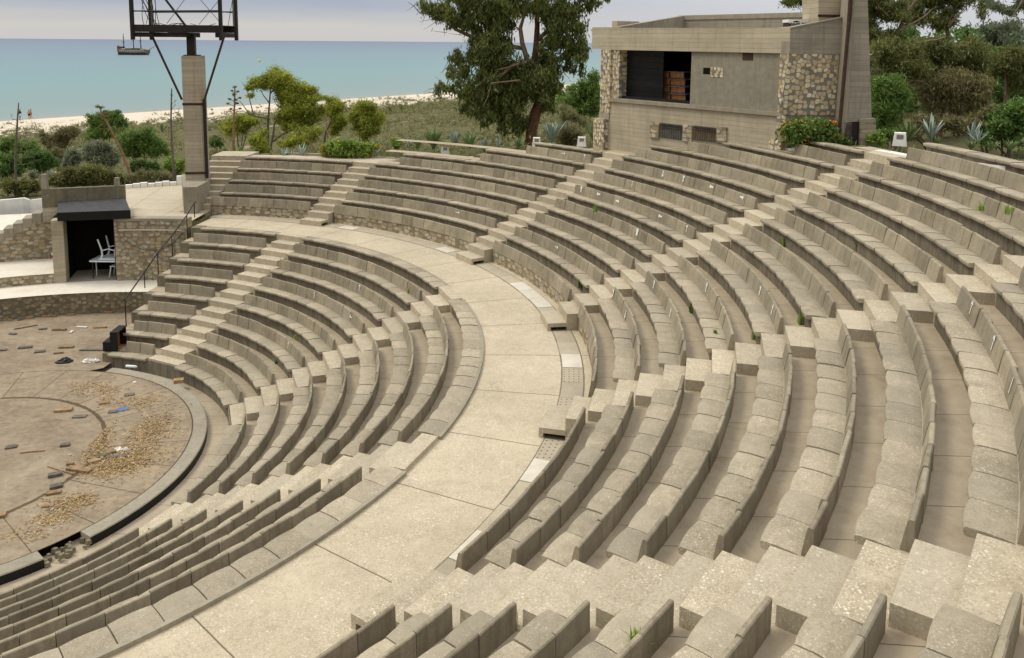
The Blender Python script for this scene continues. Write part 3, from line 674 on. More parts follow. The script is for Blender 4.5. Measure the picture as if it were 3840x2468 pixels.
for s_ in (s0, s1):
    mb = MB(); mb.tube([TF(s_, 0, 11.52), TF(s_, dy, 11.52)], .025, 6); mb.build('guard_rail', M['steel'], mast, mbase)
zb = zat(q0, 375)
for a, b_ in ((TF(s0 + .55, .35, zd0 - .1), MF(-.03, .05, zb)), (TF(s1 - .05, .35, zd0 - .1), MF(PWID + .04, -.03, zb))):
    mb = MB(); mb.tube([a, b_], .05, 6); mb.build('brace', M['rust'], mast, mbase)
for (a, za), (b_, zb2), rd in (((s0 + 1.0, 11.0), (s0 + 2.55, 13.0), .012), ((s0 + 2.3, 11.0), (s0 + 3.6, 12.5), .012), ((s1 - .25, 11.0), (s1 - 1.5, 12.6), .012), ((s0 + 1.75, 10.95), (s0 + .75, 12.45), .05), ((s0 + .2, 11.0), (s0 + .7, 12.9), .012), ((s1, 10.95), (s1 + .35, 12.5), .012)):
    mb = MB(); mb.tube([TF(a, .6, za), TF(b_, .5, zb2)], rd, 5); mb.build('cross_wire' if rd < .03 else 'strut', M['steel'], mast, mbase)
for k in range(9):                                 # loose cables
    a = random.uniform(.1, .75); mb = MB(); pts = []
    for i in range(9):
        t = i / 8; pts.append(TF(s0 + .08 + a * t + .18 * math.sin(t * 3 + k), .3 + .08 * k, 12.6 - 1.65 * t ** (.6 + .12 * k)))
    mb.tube(pts, .013, 4); mb.build('cable', M['black'], mast, mbase)
for k in range(4):
    mb = MB(); x0 = random.uniform(.6, 2.2); mb.tube([TF(s0 + x0 + .16 * i, .25 + .1 * math.sin(i * 1.3 + k), zd1 + .05 + .05 * math.sin(i * .8 + k)) for i in range(8)], .012, 4); mb.build('cable', M['black'], mast, mbase)
for s_, z0 in ((s0 + .48, 12.05), (s1 + .28, 12.15)):
    mb = MB(); mb.fbox(TF, (s_ - .14, .35, z0), (s_ + .14, .7, z0 + .42)); mb.build('junction_box', M['plastic'], mast, mbase)
    mb = MB(); mb.tube([TF(s_, .5, zd1), TF(s_, .5, z0)], .035, 6); mb.build('lamp_pole', M['twig'], mast, mbase)

# ------------------------------------------------------------------ control booth with tower
BL = onz(2278, 542, 6.42); bu = np.array([.6, -.8, 0.0]); bn = np.array([-.8, -.6, 0.0])     # along the front, outward
def fac(x, y, t=0.0):
    d = ray(x, y); o = BL + bn * t - CAM; k = np.dot(o, bn) / np.dot(d, bn); w = CAM + d * k; s_ = np.dot(w - BL, bu)
    return s_, w[2] - BSK * s_
BSK = 0.0
def BF(s_, t, z): q = BL + bu * s_ + bn * t; return (q[0], q[1], z + BSK * s_)
def c4(X, Y): return 2200 + X / 2.75, Y / 2.75
def c5(X, Y): return 2800 + X / 2.75, Y / 2.75
bbase = np.array(BF(3, 0, 6.5)); booth = empty('control_booth', bbase); tag(booth, 'concrete and stone control booth with barred windows and a leaning chimney-like tower', 'building')
for _ in range(4):                                  # the booth was built slightly out of level
    sa, za = fac(*c4(230, 285)); sb_, zb_ = fac(*c5(440, 288)); sc_, zc_ = fac(*c4(300, 513)); sd_, zd_ = fac(*c5(340, 545)); se_, ze_ = fac(*c4(300, 1060)); sf_, zf_ = fac(*c5(280, 1180))
    BSK += ((zb_ - za) / (sb_ - sa) + (zd_ - zc_) / (sd_ - sc_) + (zf_ - ze_) / (sf_ - se_)) / 3
S1 = fac(*c5(350, 800))[0]; SE = fac(*c5(455, 500))[0]
zsill = fac(*c4(700, 1085))[1]; zbt = fac(*c4(700, 280))[1]; zbb = fac(*c4(700, 520))[1]
so0 = fac(*c4(330, 800))[0]; so1 = fac(*c4(1062, 800))[0]
def part(name, mat, *boxes):
    mb = MB()
    for a, b_ in boxes: mb.fbox(BF, a, b_)
    return mb.build(name, mat, booth, bbase)
part('lower_wall', M['board'], ((0, -.3, 5.2), (S1 + .02, 0, zsill)))
part('sill_band', M['slab'], ((.02, -.28, zsill), (S1 + .05, .07, zsill + .13)))
sl = fac(*c4(168, 400))[0]
mb = MB(); q4 = [fac(*c4(168, 288)), fac(*c5(455, 288)), fac(*c5(455, 552)), fac(*c4(168, 512))]
mb.prism([BF(s_, -.6, z_) for s_, z_ in q4], [BF(s_, .03, z_) for s_, z_ in q4]); mb.build('roof_beam', M['board'], booth, bbase)
part('beam_end', M['board'], ((sl - .62, -.75, zbb + .02), (sl - .003, .0, zbt + .02)), ((sl - .3, -2.0, zbt - .2), (sl - .003, -.76, zbt + .28)))
part('left_pier', M['pebble'], ((fac(*c4(150, 800))[0], -.5, zsill - .45), (fac(*c4(250, 800))[0], .04, zbb - .003)))
part('pier_cap', M['slab'], ((fac(*c4(142, 800))[0], -.5, zsill - .75), (fac(*c4(245, 800))[0], .035, zsill - .453)))
part('pier_foot', M['pebble'], ((fac(*c4(108, 1300))[0], -.5, 5.2), (fac(*c4(218, 1300))[0], .2, zsill - .7)))
part('plaster_wall', M['plaster'], ((so1, -.25, zsill + .132), (S1 + .05, -.06, zbb - .002)))
part('inner_wall', M['dark'], ((-.05, -2.6, zsill), (S1, -2.4, zbb + .1)), ((so1 + .02, -2.39, zsill), (so1 + .12, -.26, zbb)), ((-.05, -2.39, zsill), (.0, -1.01, zbb)), ((.0, -2.39, zbb - .02), (so1, -.61, zbb + .05)), ((-.05, -2.39, zsill - .1), (S1, -.31, zsill - .002)))
part('recess_side', M['pebble'], ((fac(*c4(250, 800))[0] + .003, -1.0, zsill + .135), (so0, -.02, zbb - .004)))
sm = fac(*c4(672, 800))[0]                          # black shuttering boards on the left
for i in range(8):
    za = zsill + .14 + (zbb - zsill - .15) * i / 8; zb = zsill + .14 + (zbb - zsill - .15) * (i + 1) / 8
    mb = MB(); p0 = BF(so0, -.42, 0); p1 = BF(sm, -.60, 0)
    mb.prism([BF(so0, -.44, za - .015), BF(sm, -.62, za - .015), BF(sm, -.66, za - .015), BF(so0, -.48, za - .015)], [BF(so0, -.41, zb + .004), BF(sm, -.59, zb + .004), BF(sm, -.63, zb + .004), BF(so0, -.45, zb + .004)], random.uniform(-.3, .5))
    mb.build('shutter_board', M['black'], booth, bbase)
part('counter', M['black'], ((so0, -.5, zsill + .005), (so1 - .15, -.2, zsill + .22)))
# small openings
a, z_a = fac(*c4(1192, 698)); b_, z_b = fac(*c4(1265, 768)); part('peephole', M['dark'], ((a, -.059, z_b), (b_, -.054, z_a)))
a, z_a = fac(*c4(1268, 692)); b_, z_b = fac(*c4(1393, 800)); o = part('brick_patch', M['pebble'], ((a, -.059, z_b), (b_, -.045, z_a)))
a, z_a = fac(*c4(1600, 540)); b_, z_b = fac(*c5(52, 622)); part('rust_plate', M['rust'], ((a, -.059, z_b), (b_, -.045, z_a)))
for X0, X1, Y0, Y1 in ((768, 998, 1262, 1448), (1112, 1342, 1288, 1470)):
    a, z_a = fac(*c4(X0, (Y0 + 6))); b_, z_b = fac(*c4(X1, Y1)); w = empty('window', bbase, booth); w.location = (0, 0, 0)
    mb = MB(); mb.fbox(BF, (a, .002, z_b), (b_, .006, z_a)); mb.build('opening', M['woodgrey'] if X0 < 1000 else M['bark'], w, bbase)
    mb = MB()
    for i in range(11): s_ = a + (b_ - a) * i / 10; mb.tube([BF(s_, .035, z_b), BF(s_, .035, z_a)], .011, 5)
    for z_ in (z_a - .02, z_b + .02, (z_a + z_b) / 2 + .12): mb.tube([BF(a, .035, z_), BF(b_, .035, z_)], .011, 5)
    for i in range(10):
        s_ = a + (b_ - a) * (i + .5) / 10; mb.tube([BF(s_ - .05, .035, z_a - .03), BF(s_, .035, z_a - .12), BF(s_ + .05, .035, z_a - .03)], .008, 4)
    mb.build('grille', M['steel'], w, bbase)
for X0, X1, Y0, Y1 in ((665, 750, 1255, 1432), (1003, 1090, 1285, 1465), (1352, 1445, 1305, 1480)):
    a, z_a = fac(*c4(X0, Y0)); b_, z_b = fac(*c4(X1, Y1)); part('stone_quoin', M['rubble'], ((a, -.1, z_b), (b_, .06, z_a)))
# upper floor set back, roof kerbs
zr = zbt + .52
rk = fac(3064, 60, -4.4)[0]
part('roof_kerb', M['boardgrey'], ((sl + .1, -4.6, zbt - .3), (rk, -4.3, zr - .13)))
part('roof_edge', M['slab'], ((sl + .05, -4.7, zr - .127), (rk, -4.25, zr + .05)))
mb = MB(); mb.prism([BF(sl + .05, -.5, zbt - .1), BF(sl + .35, -.5, zbt - .1), BF(sl + .35, -4.3, zbt - .1), BF(sl + .05, -4.3, zbt - .1)], [BF(sl + .05, -.5, zbt + .04), BF(sl + .35, -.5, zbt + .04), BF(sl + .35, -4.3, zr + .04), BF(sl + .05, -4.3, zr + .04)]); mb.build('side_coping', M['slab'], booth, bbase)
part('back_wall', M['boardgrey'], ((0, -4.62, 5), (rk - .3, -2.61, zbt - .31)))
# right pier and the wing that turns towards the tower
WC = np.array(BF(SE, 0, 0)); WY = WC[1]
def wing(x, y, dy=0.0):
    d = ray(x, y); k = (WY + dy - CAM[1]) / d[1]; w = CAM + d * k; return w[0], w[2]
def wp(X, Y, dy=0.0): return wing(*c5(X, Y), dy)
def poly(name, mat, pts, dy, th=.25, parent=None, base=None):   # pts in crop-5 pixels on the plane dy in front (negative) of the wing
    q = [wp(X, Y, dy) for X, Y in pts]; mb = MB()
    mb.prism([(x, WY + dy + th, z) for x, z in q][::-1], [(x, WY + dy, z) for x, z in q][::-1]); return mb.build(name, mat, booth, bbase)
part('right_pier', M['pebble'], ((S1 - .02, -.3, zsill - .45), (SE - .02, .06, zbb - .05)))
part('pier_cap', M['slab'], ((S1 - .05, -.3, zsill - .80), (SE - .01, .055, zsill - .453)))
part('pier_foot', M['pebble'], ((S1 - .16, -.3, 5.4), (SE - .02, .22, zsill - .76)))
part('pier_head', M['slab'], ((S1, -.3, zbb - .047), (SE, .045, zbb + .35)))
poly('wing_wall', M['boardgrey'], [(452, 292), (985, 183), (1040, 183), (1020, 1500), (380, 1500), (440, 560)], 0.0, 1.8)
poly('stone_panel', M['pebble'], [(452, 560), (957, 556), (905, 1190), (330, 1190)], -.03, .028)
poly('wall_coping', M['slab'], [(450, 298), (452, 284), (985, 174), (990, 188)], -.02, .3)
poly('tower', M['board'], [(738, -60), (1060, -60), (1010, 1250), (760, 1250)], .35, 1.4)
poly('tower_strip', M['slab'], [(1003, -60), (1072, -60), (1010, 560), (958, 560), (985, 183)], .345, .003)
mb = MB()
fr = [wp(1110, -160, -.35), wp(1244, -160, -.35), wp(1290, 1232, -.60), wp(1000, 1262, -.60)]
bk = [wp(1108, -160, -.1), wp(1244, -160, -.1), wp(1290, 1232, -.1), wp(1000, 1262, -.1)]
yf = [WY - .35, WY - .35, WY - .60, WY - .60]
mb.prism([(x, WY + 1.5, z) for x, z in fr][::-1], [(x, y, z) for (x, z), y in zip(fr, yf)][::-1]); mb.build('buttress', M['boardgrey'], booth, bbase)
mb = MB()
fr2 = [wp(1076, -160, -.42), wp(1126, -160, -.42), wp(1040, 1262, -.67), wp(975, 1500, -.67)]
mb.prism([(x, WY + .2, z) for x, z in fr2][::-1], [(x, y, z) for (x, z), y in zip(fr2, [WY - .40, WY - .40, WY - .64, WY - .64])][::-1]); mb.build('buttress_edge', M['slab'], booth, bbase)
mb = MB(); pt = [(1082, -160, -.5), (1058, 200, -.55), (1040, 380, -.58), (952, 1375, -.74)]
P3 = [np.array([wp(x, y, d)[0], WY + d, wp(x, y, d)[1]]) for x, y, d in pt]
mb.tube(P3, [.065, .065, .055, .055], 8); mb.build('drain_pipe', M['rust'], booth, bbase)
poly('steel_band', M['rust'], [(735, 148), (1056, 152), (1056, 182), (735, 176)], .33, .01)
zdr = wp(1080, 1252, -.6)[1]; zgr = wp(1080, 1500, -.6)[1]
poly('door_recess', M['dark'], [(1012, 1264), (1172, 1252), (1162, 1500), (1002, 1500)], -.605, .02)
poly('door_lintel', M['slab'], [(1000, 1238), (1180, 1222), (1178, 1252), (1004, 1264)], -.62, .3)
mb = MB()
for i in range(6): 
    x, z_ = wp(1012 + 13 * i, 1262, -.62); mb.tube([(x, WY - .63, z_), (wp(1005 + 13 * i, 1495, -.62)[0], WY - .63, zgr)], .012, 5)
for yy in (1275, 1380, 1480): mb.tube([(wp(1008, yy, -.63)[0], WY - .63, wp(1008, yy, -.63)[1]), (wp(1082, yy, -.63)[0], WY - .63, wp(1082, yy, -.63)[1])], .01, 4)
mb.build('door_grille', M['twig'], booth, bbase)
poly('door_leaf', M['steel'], [(1088, 1262), (1172, 1256), (1165, 1500), (1082, 1500)], -.625, .015)
poly('tower_foot', M['rubble'], [(1178, 1262), (1332, 1258), (1342, 1500), (1168, 1500)], -.75, .9)
poly('foot_cap', M['slab'], [(1172, 1262), (1172, 1230), (1330, 1222), (1336, 1260)], -.76, .9)
poly('switch_box', M['steel'], [(1292, 1160), (1306, 1160), (1306, 1205), (1292, 1205)], -.5, .12)
# fan unit on the roof
fx0, fz1 = wp(432, 200, 1.2); fx1, fz0 = wp(648, 292, 1.2); fb = np.array([(fx0 + fx1) / 2, WY + 1.3, fz0 - .3])
fan = empty('rooftop_unit', fb); tag(fan, 'rusty white-topped cooling unit on the booth roof, round fan opening', 'cooling unit')
mb = MB(); mb.box((fx0 + .02, WY + 1.2, fz0 - .3), (fx1 - .02, WY + 1.75, fz1 - .10)); mb.build('casing', M['rust'], fan, fb)
mb = MB(); mb.box((fx0, WY + 1.18, fz1 - .097), (fx1, WY + 1.78, fz1)); 
for i in range(7): x_ = fx0 + (fx1 - fx0) * (i + .2) / 8; mb.box((x_, WY + 1.178, fz1 - .10 - .05 * random.random()), (x_ + .06, WY + 1.2, fz1 - .09))
mb.build('lid', M['white'], fan, fb)
mb = MB(); cx_ = fx0 + (fx1 - fx0) * .36; cz_ = fz0 + .05; rr = (fx1 - fx0) * .27; mb.prism([(cx_ + rr * math.cos(t), WY + 1.199, cz_ + rr * math.sin(t)) for t in np.linspace(0, 6.28, 20)[:-1]], [(cx_ + rr * math.cos(t), WY + 1.18, cz_ + rr * math.sin(t)) for t in np.linspace(0, 6.28, 20)[:-1]]); mb.build('fan_guard', M['woodgrey'], fan, fb)
# timber crates inside the opening
cl0, cz0 = fac(*c4(705, 1020), -.9); cl1 = fac(*c4(1000, 1020), -.9)[0]
for i in range(4):
    z0 = zsill + .16 + .27 * i; off = [.02, -.02, .03, -.03][i]
    cb = np.array(BF((cl0 + cl1) / 2, -1.1, z0)); e = empty('crate', cb)
    tag(e, 'orange timber crate stacked in the booth opening, %s of the stack' % ['bottom', 'second from bottom', 'third from bottom', 'topmost'][i], 'crate', 'timber crates in the booth opening')
    a = cl0 + off + (.06 if i < 2 else 0); b_ = cl1 + off + (.06 if i < 2 else 0)
    for nm, bx in (('side_board', ((a, -.92, z0 + .02), ((a + b_) / 2 - .03, -.90, z0 + .21))), ('side_board', (((a + b_) / 2 + .03, -.92, z0 + .02), (b_, -.90, z0 + .21))), ('lid', ((a - .03, -1.5, z0 + .212), (b_ + .03, -.86, z0 + .245))), ('base', ((a, -1.5, z0 - .02), (b_, -.93, z0 + .018)))):
        mb = MB(); mb.fbox(BF, *bx, tint=random.uniform(-.2, .3)); mb.build(nm, M['woodbox'] if nm == 'side_board' else M['woodgrey'], e, cb)
mb = MB(); mb.fbox(BF, (so1 - .16, -.45, zsill + .02), (so1 - .03, -.40, zsill + .55)); tag(mb.build('plank', M['wood'], None, np.array(BF(so1 - .1, -.42, zsill))), 'pale plank leaning at the right side of the booth opening', 'plank')

# ------------------------------------------------------------------ furniture in the doorway, bucket, step box
tb = np.array(pol(13.15, 98.3, 1.006)); e = empty('plastic_table', tb); tag(e, 'white plastic table just inside the dark doorway', 'table')
def Tb(x, y, z): return (tb[0] + x, tb[1] + y, tb[2] + z)
xl, xr = -.82, .36
mb = MB(); mb.box(Tb(xl, .0, .70), Tb(xr, .85, .735)); mb.box(Tb(xl + .03, -.015, .685), Tb(xr - .03, 0, .73)); mb.build('table_top', M['plastic'], e, tb)
for x, y, m_ in ((xl + .10, .06, 'steel'), (xr - .06, .06, 'steel'), (xl + .05, .45, 'plastic'), (xr - .08, .75, 'plastic')):
    mb = MB(); mb.tube([Tb(x, y, 0), Tb(x, y, .70)], .022, 6); mb.build('leg', M[m_], e, tb)
cb = np.array(Tb(-.10, .42, .735)); CK = 1.5; e = empty('plastic_chair', cb); tag(e, 'white plastic chair turned upside down on the table', 'chair')
def Cc(x, y, z): return (cb[0] + CK * x, cb[1] + CK * y, cb[2] + CK * .9 * z)
mb = MB(); mb.box(Cc(-.25, -.25, .02), Cc(.25, .25, .055)); mb.build('seat', M['plastic'], e, cb)
for x, y in ((-1, -1), (1, -1), (-1, 1), (1, 1)):
    mb = MB(); mb.tube([Cc(.16 * x + .05 * x, .19 * y, .03), Cc(.17 * x, .19 * y, .14), Cc(.17 * x, .2 * y, .28), Cc(.25 * x, .23 * y, .62)], [.045, .038, .034, .03], 6); mb.build('leg', M['plastic'], e, cb)
for y in (-1, 1):
    mb = MB(); mb.tube([Cc(-.17, .195 * y, .28), Cc(0, .195 * y, .33), Cc(.17, .195 * y, .28)], .022, 6); mb.build('stretcher', M['plastic'], e, cb)
cb = np.array(Tb(.05, .45, 0)); e = empty('plastic_chair', cb); tag(e, 'grey-white plastic chair standing in the shade under the table', 'chair')
mb = MB(); mb.box((cb[0] - .2, cb[1] - .2, cb[2] + .42), (cb[0] + .2, cb[1] + .2, cb[2] + .455)); mb.build('seat', M['plastic'], e, cb)
for x, y in ((-1, -1), (1, -1), (-1, 1), (1, 1)):
    mb = MB(); mb.tube([(cb[0] + .16 * x, cb[1] + .16 * y, cb[2] + .43), (cb[0] + .23 * x, cb[1] + .2 * y, cb[2])], [.03, .022], 6); mb.build('leg', M['plastic'], e, cb)
bp = onz(940 / 4.53, 660 + 1415 / 4.53, 1.39); e = empty('bucket', bp); tag(e, 'white bucket with a red mark beside the door post', 'bucket')
mb = MB(); n = 16; rg = lambda r, z: [tuple(bp + np.array([r * math.cos(t), r * math.sin(t), z])) for t in np.linspace(0, 2 * math.pi, n, endpoint=False)]
mb.add(rg(.11, 0) + rg(.155, .30) + rg(.165, .30) + rg(.14, .29) + rg(.105, .04), [tuple(range(n))[::-1]] + [(i + n*k, (i+1) % n + n*k, (i+1) % n + n*(k+1), i + n*(k+1)) for k in range(4) for i in range(n)] + [tuple(4*n + i for i in range(n))]); mb.build('body', M['plastic'], e, bp)
mb = MB(); vs = []
for i in range(5): t = -2.3 + .2 * i; vs += [tuple(bp + np.array([.132 * math.cos(t), .132 * math.sin(t), .07])), tuple(bp + np.array([.150 * math.cos(t), .150 * math.sin(t), .20]))]
mb.add(vs, [(2*i, 2*i+2, 2*i+3, 2*i+1) for i in range(4)]); mb.build('print', M['redmark'], e, bp)
q = onz(855 / 4.53, 660 + 1400 / 4.53, 1.39)
mb = MB(); mb.box(q + np.array([-.02, -.02, 0]), q + np.array([.05, .10, .22])); tag(mb.build('brush', M['woodgrey'], None, q), 'grey scrap propped left of the white bucket', 'scrap')
# black wooden step box at the end of the first row
s0_ = onz(380 + 25 / 3.85, 1150 + 650 / 3.85, SL(1)); s1_ = onz(380 + 240 / 3.85, 1150 + 650 / 3.85, SL(1)); su = (s1_ - s0_) / np.linalg.norm(s1_ - s0_); sn = np.array([-su[1], su[0], 0]); SLn = np.linalg.norm(s1_ - s0_)
def XF(s_, t, z): return tuple(s0_ + su * s_ + sn * t + np.array([0, 0, z]))
e = empty('step_box', s0_); tag(e, 'black two-step wooden box at the left end of the front row', 'step box')
mb = MB(); mb.fbox(XF, (0, 0, .003), (SLn * .5, .62, .31)); mb.build('lower_step', M['black'], e, s0_)
mb = MB(); mb.fbox(XF, (SLn * .5 + .002, .62, .003), (SLn, .66, .60)); mb.fbox(XF, (SLn * .5 + .002, 0, .003), (SLn * .5 + .03, .62, .60)); mb.fbox(XF, (SLn * .5, 0, .602), (SLn + .02, .67, .635)); mb.fbox(XF, (SLn * .5 + .03, -.001, .003), (SLn, .03, .60)); mb.build('upper_step', M['black'], e, s0_)
mb = MB(); mb.fbox(XF, (SLn * .5 + .032, .03, .004), (SLn - .01, .60, .03)); mb.fbox(XF, (SLn * .5 + .032, .03, .03), (SLn * .5 + .045, .60, .60)); mb.build('inside', M['woodbox'], e, s0_)

# ------------------------------------------------------------------ white lamp blocks along the back kerb
LAMPS = [(1300, 598, 4.95, 'among the orange flowers, furthest left'), (1669, 577, 5.45, 'among the green agaves'), (2012, 545, 5.95, 'half hidden by the top bench'), (2181, 545, 6.25, 'just left of the booth'), (2869, 527, 7.25, 'against the booth wall'), (3373, 541, 7.55, 'beside the pale agaves, furthest right')]
def lampblock(x, y, z, txt):
    c = onz(x, y, z); d = (c - CAM)[:2]; d /= np.linalg.norm(d); r_ = np.array([d[1], -d[0]])
    def F(s_, t, zz): q = c[:2] + r_ * s_ + d * t; return (q[0], q[1], z + zz)
    e = empty('lamp_block', c); tag(e, 'white masonry lamp block with louvred face, ' + txt, 'lamp block', 'white lamp blocks behind the seats')
    mb = MB(); mb.prism([F(-.19, 0, -.06), F(.19, 0, -.06), F(.19, .30, -.06), F(-.19, .30, -.06)], [F(-.15, .02, .32), F(.15, .02, .32), F(.15, .28, .32), F(-.15, .28, .32)]); mb.build('body', M['white'], e, c)
    mb = MB()
    for i in range(4): mb.fbox(F, (-.09, .002, .15 + .034 * i), (.09, .03, .168 + .034 * i))
    mb.build('louvre', M['woodgrey'], e, c)
for L_ in LAMPS: lampblock(*L_)

# ------------------------------------------------------------------ chalk arrows on backrests
def arrow(x, y, kind, size=1.0):
    d = ray(x, y); best = None
    for key, (e, R, s, ap, base) in BENCH.items():
        if not ap: continue
        Rf = R - .035
        A = d[0]**2 + d[1]**2; B = 2 * (CAM[0]*d[0] + CAM[1]*d[1]); C = CAM[0]**2 + CAM[1]**2 - Rf*Rf; q = B*B - 4*A*C
        if q < 0: continue
        t = (-B + math.sqrt(q)) / (2*A); w = CAM + d * t
        if t <= 0: continue
        az = math.degrees(math.atan2(w[1], w[0]))
        if s - .02 < w[2] < s + .33 and min(ap) - 1 < az < max(ap) + 1 and (best is None or t < best[0]): best = (t, key, az, w[2])
    if best is None: print('arrow miss', x, y); return
    _, key, az, z = best; e, R, s, ap, base = BENCH[key]; z = max(s + .10, min(s + .20, z))
    def F(u, v):                                    # u to the right as seen, v up; follows the batter
        zz = z + v; f = (zz - (s - .06)) / .36; rr = R - .055 + .066 * f - .022; return pol(rr, az - math.degrees(u / R), zz)
    rot = {'R': 0, 'U': 90, 'L': 180, 'D': 270}[kind[0]]; h = .10 * size
    strokes = [((-h, .012), (h * .7, .012)), ((-h, -.014), (h * .7, -.014)), ((h, 0), (h * .35, .055)), ((h, 0), (h * .35, -.055))] if len(kind) == 1 else [((-h, 0), (h, 0))] + ([((h, 0), (h * .45, .05)), ((h, 0), (h * .45, -.05))] if kind[1] == 's' else [])
    mb = MB(); ca, sa = math.cos(R_(rot)), math.sin(R_(rot))
    for (a, b_), (c, d_) in strokes:
        p = np.array([a*ca - b_*sa, a*sa + b_*ca]); q = np.array([c*ca - d_*sa, c*sa + d_*ca]); dd = (q - p) / np.linalg.norm(q - p); nn = np.array([-dd[1], dd[0]]) * .0125
        k = 3
        for i in range(k):
            p0 = p + (q - p) * i / k; p1 = p + (q - p) * (i + 1) / k
            mb.add([F(*(p0 - nn)), F(*(p1 - nn)), F(*(p1 + nn)), F(*(p0 + nn))], [(0, 1, 2, 3)])
    o = mb.build('chalk_arrow', M['chalk'], e, base); o['label'] = 'white chalk arrow'
Z3 = lambda x, y: (2000 + x / 3.85, 480 + y / 3.85); Z2 = lambda x, y: (1950 + x / 3.85, 900 + y / 3.85); ZB = lambda x, y: (2600 + x / 1.932, 380 + y / 1.932)
for pt, k in ((Z3(430, 355), 'Rs'), (Z3(735, 385), 'Us'), (Z3(1870, 660), 'D'), (Z3(2165, 710), 'U'), (Z3(690, 885), 'U'), (Z3(940, 955), 'L'), (Z3(1215, 1055), 'R'), (Z3(1830, 1275), 'L'), (Z3(1490, 1480), 'U'), (Z3(2210, 1455), 'Us'), (Z3(1425, 800), 'U|'), (ZB(130, 618), 'L'), (ZB(350, 683), 'R'), (Z2(525, 100), 'Rs'), (Z2(1345, 760), 'U'), (Z2(1525, 1070), 'D'), (Z2(1930, 640), 'U'), (Z2(2175, 1050), 'U'), ((1347, 1078), 'Us'), ((1316, 1189), 'Ls'), ((3641, 1144), 'Us'), ((3722, 1285), 'Us'), ((3790, 1430), 'U|'), ((2760, 1055), 'Us'), ((2895, 1160), 'U'), ((2648, 1075), 'U'), ((2850, 1090), 'U'), ((2560, 810), 'U'), ((1130, 1035), 'U|'), ((1178, 1105), 'U|'), ((1080, 1295), 'Us'), ((2350, 885), 'Ls'), ((2390, 865), 'U'), ((1715, 797), 'Rs')):
    arrow(*pt, k)

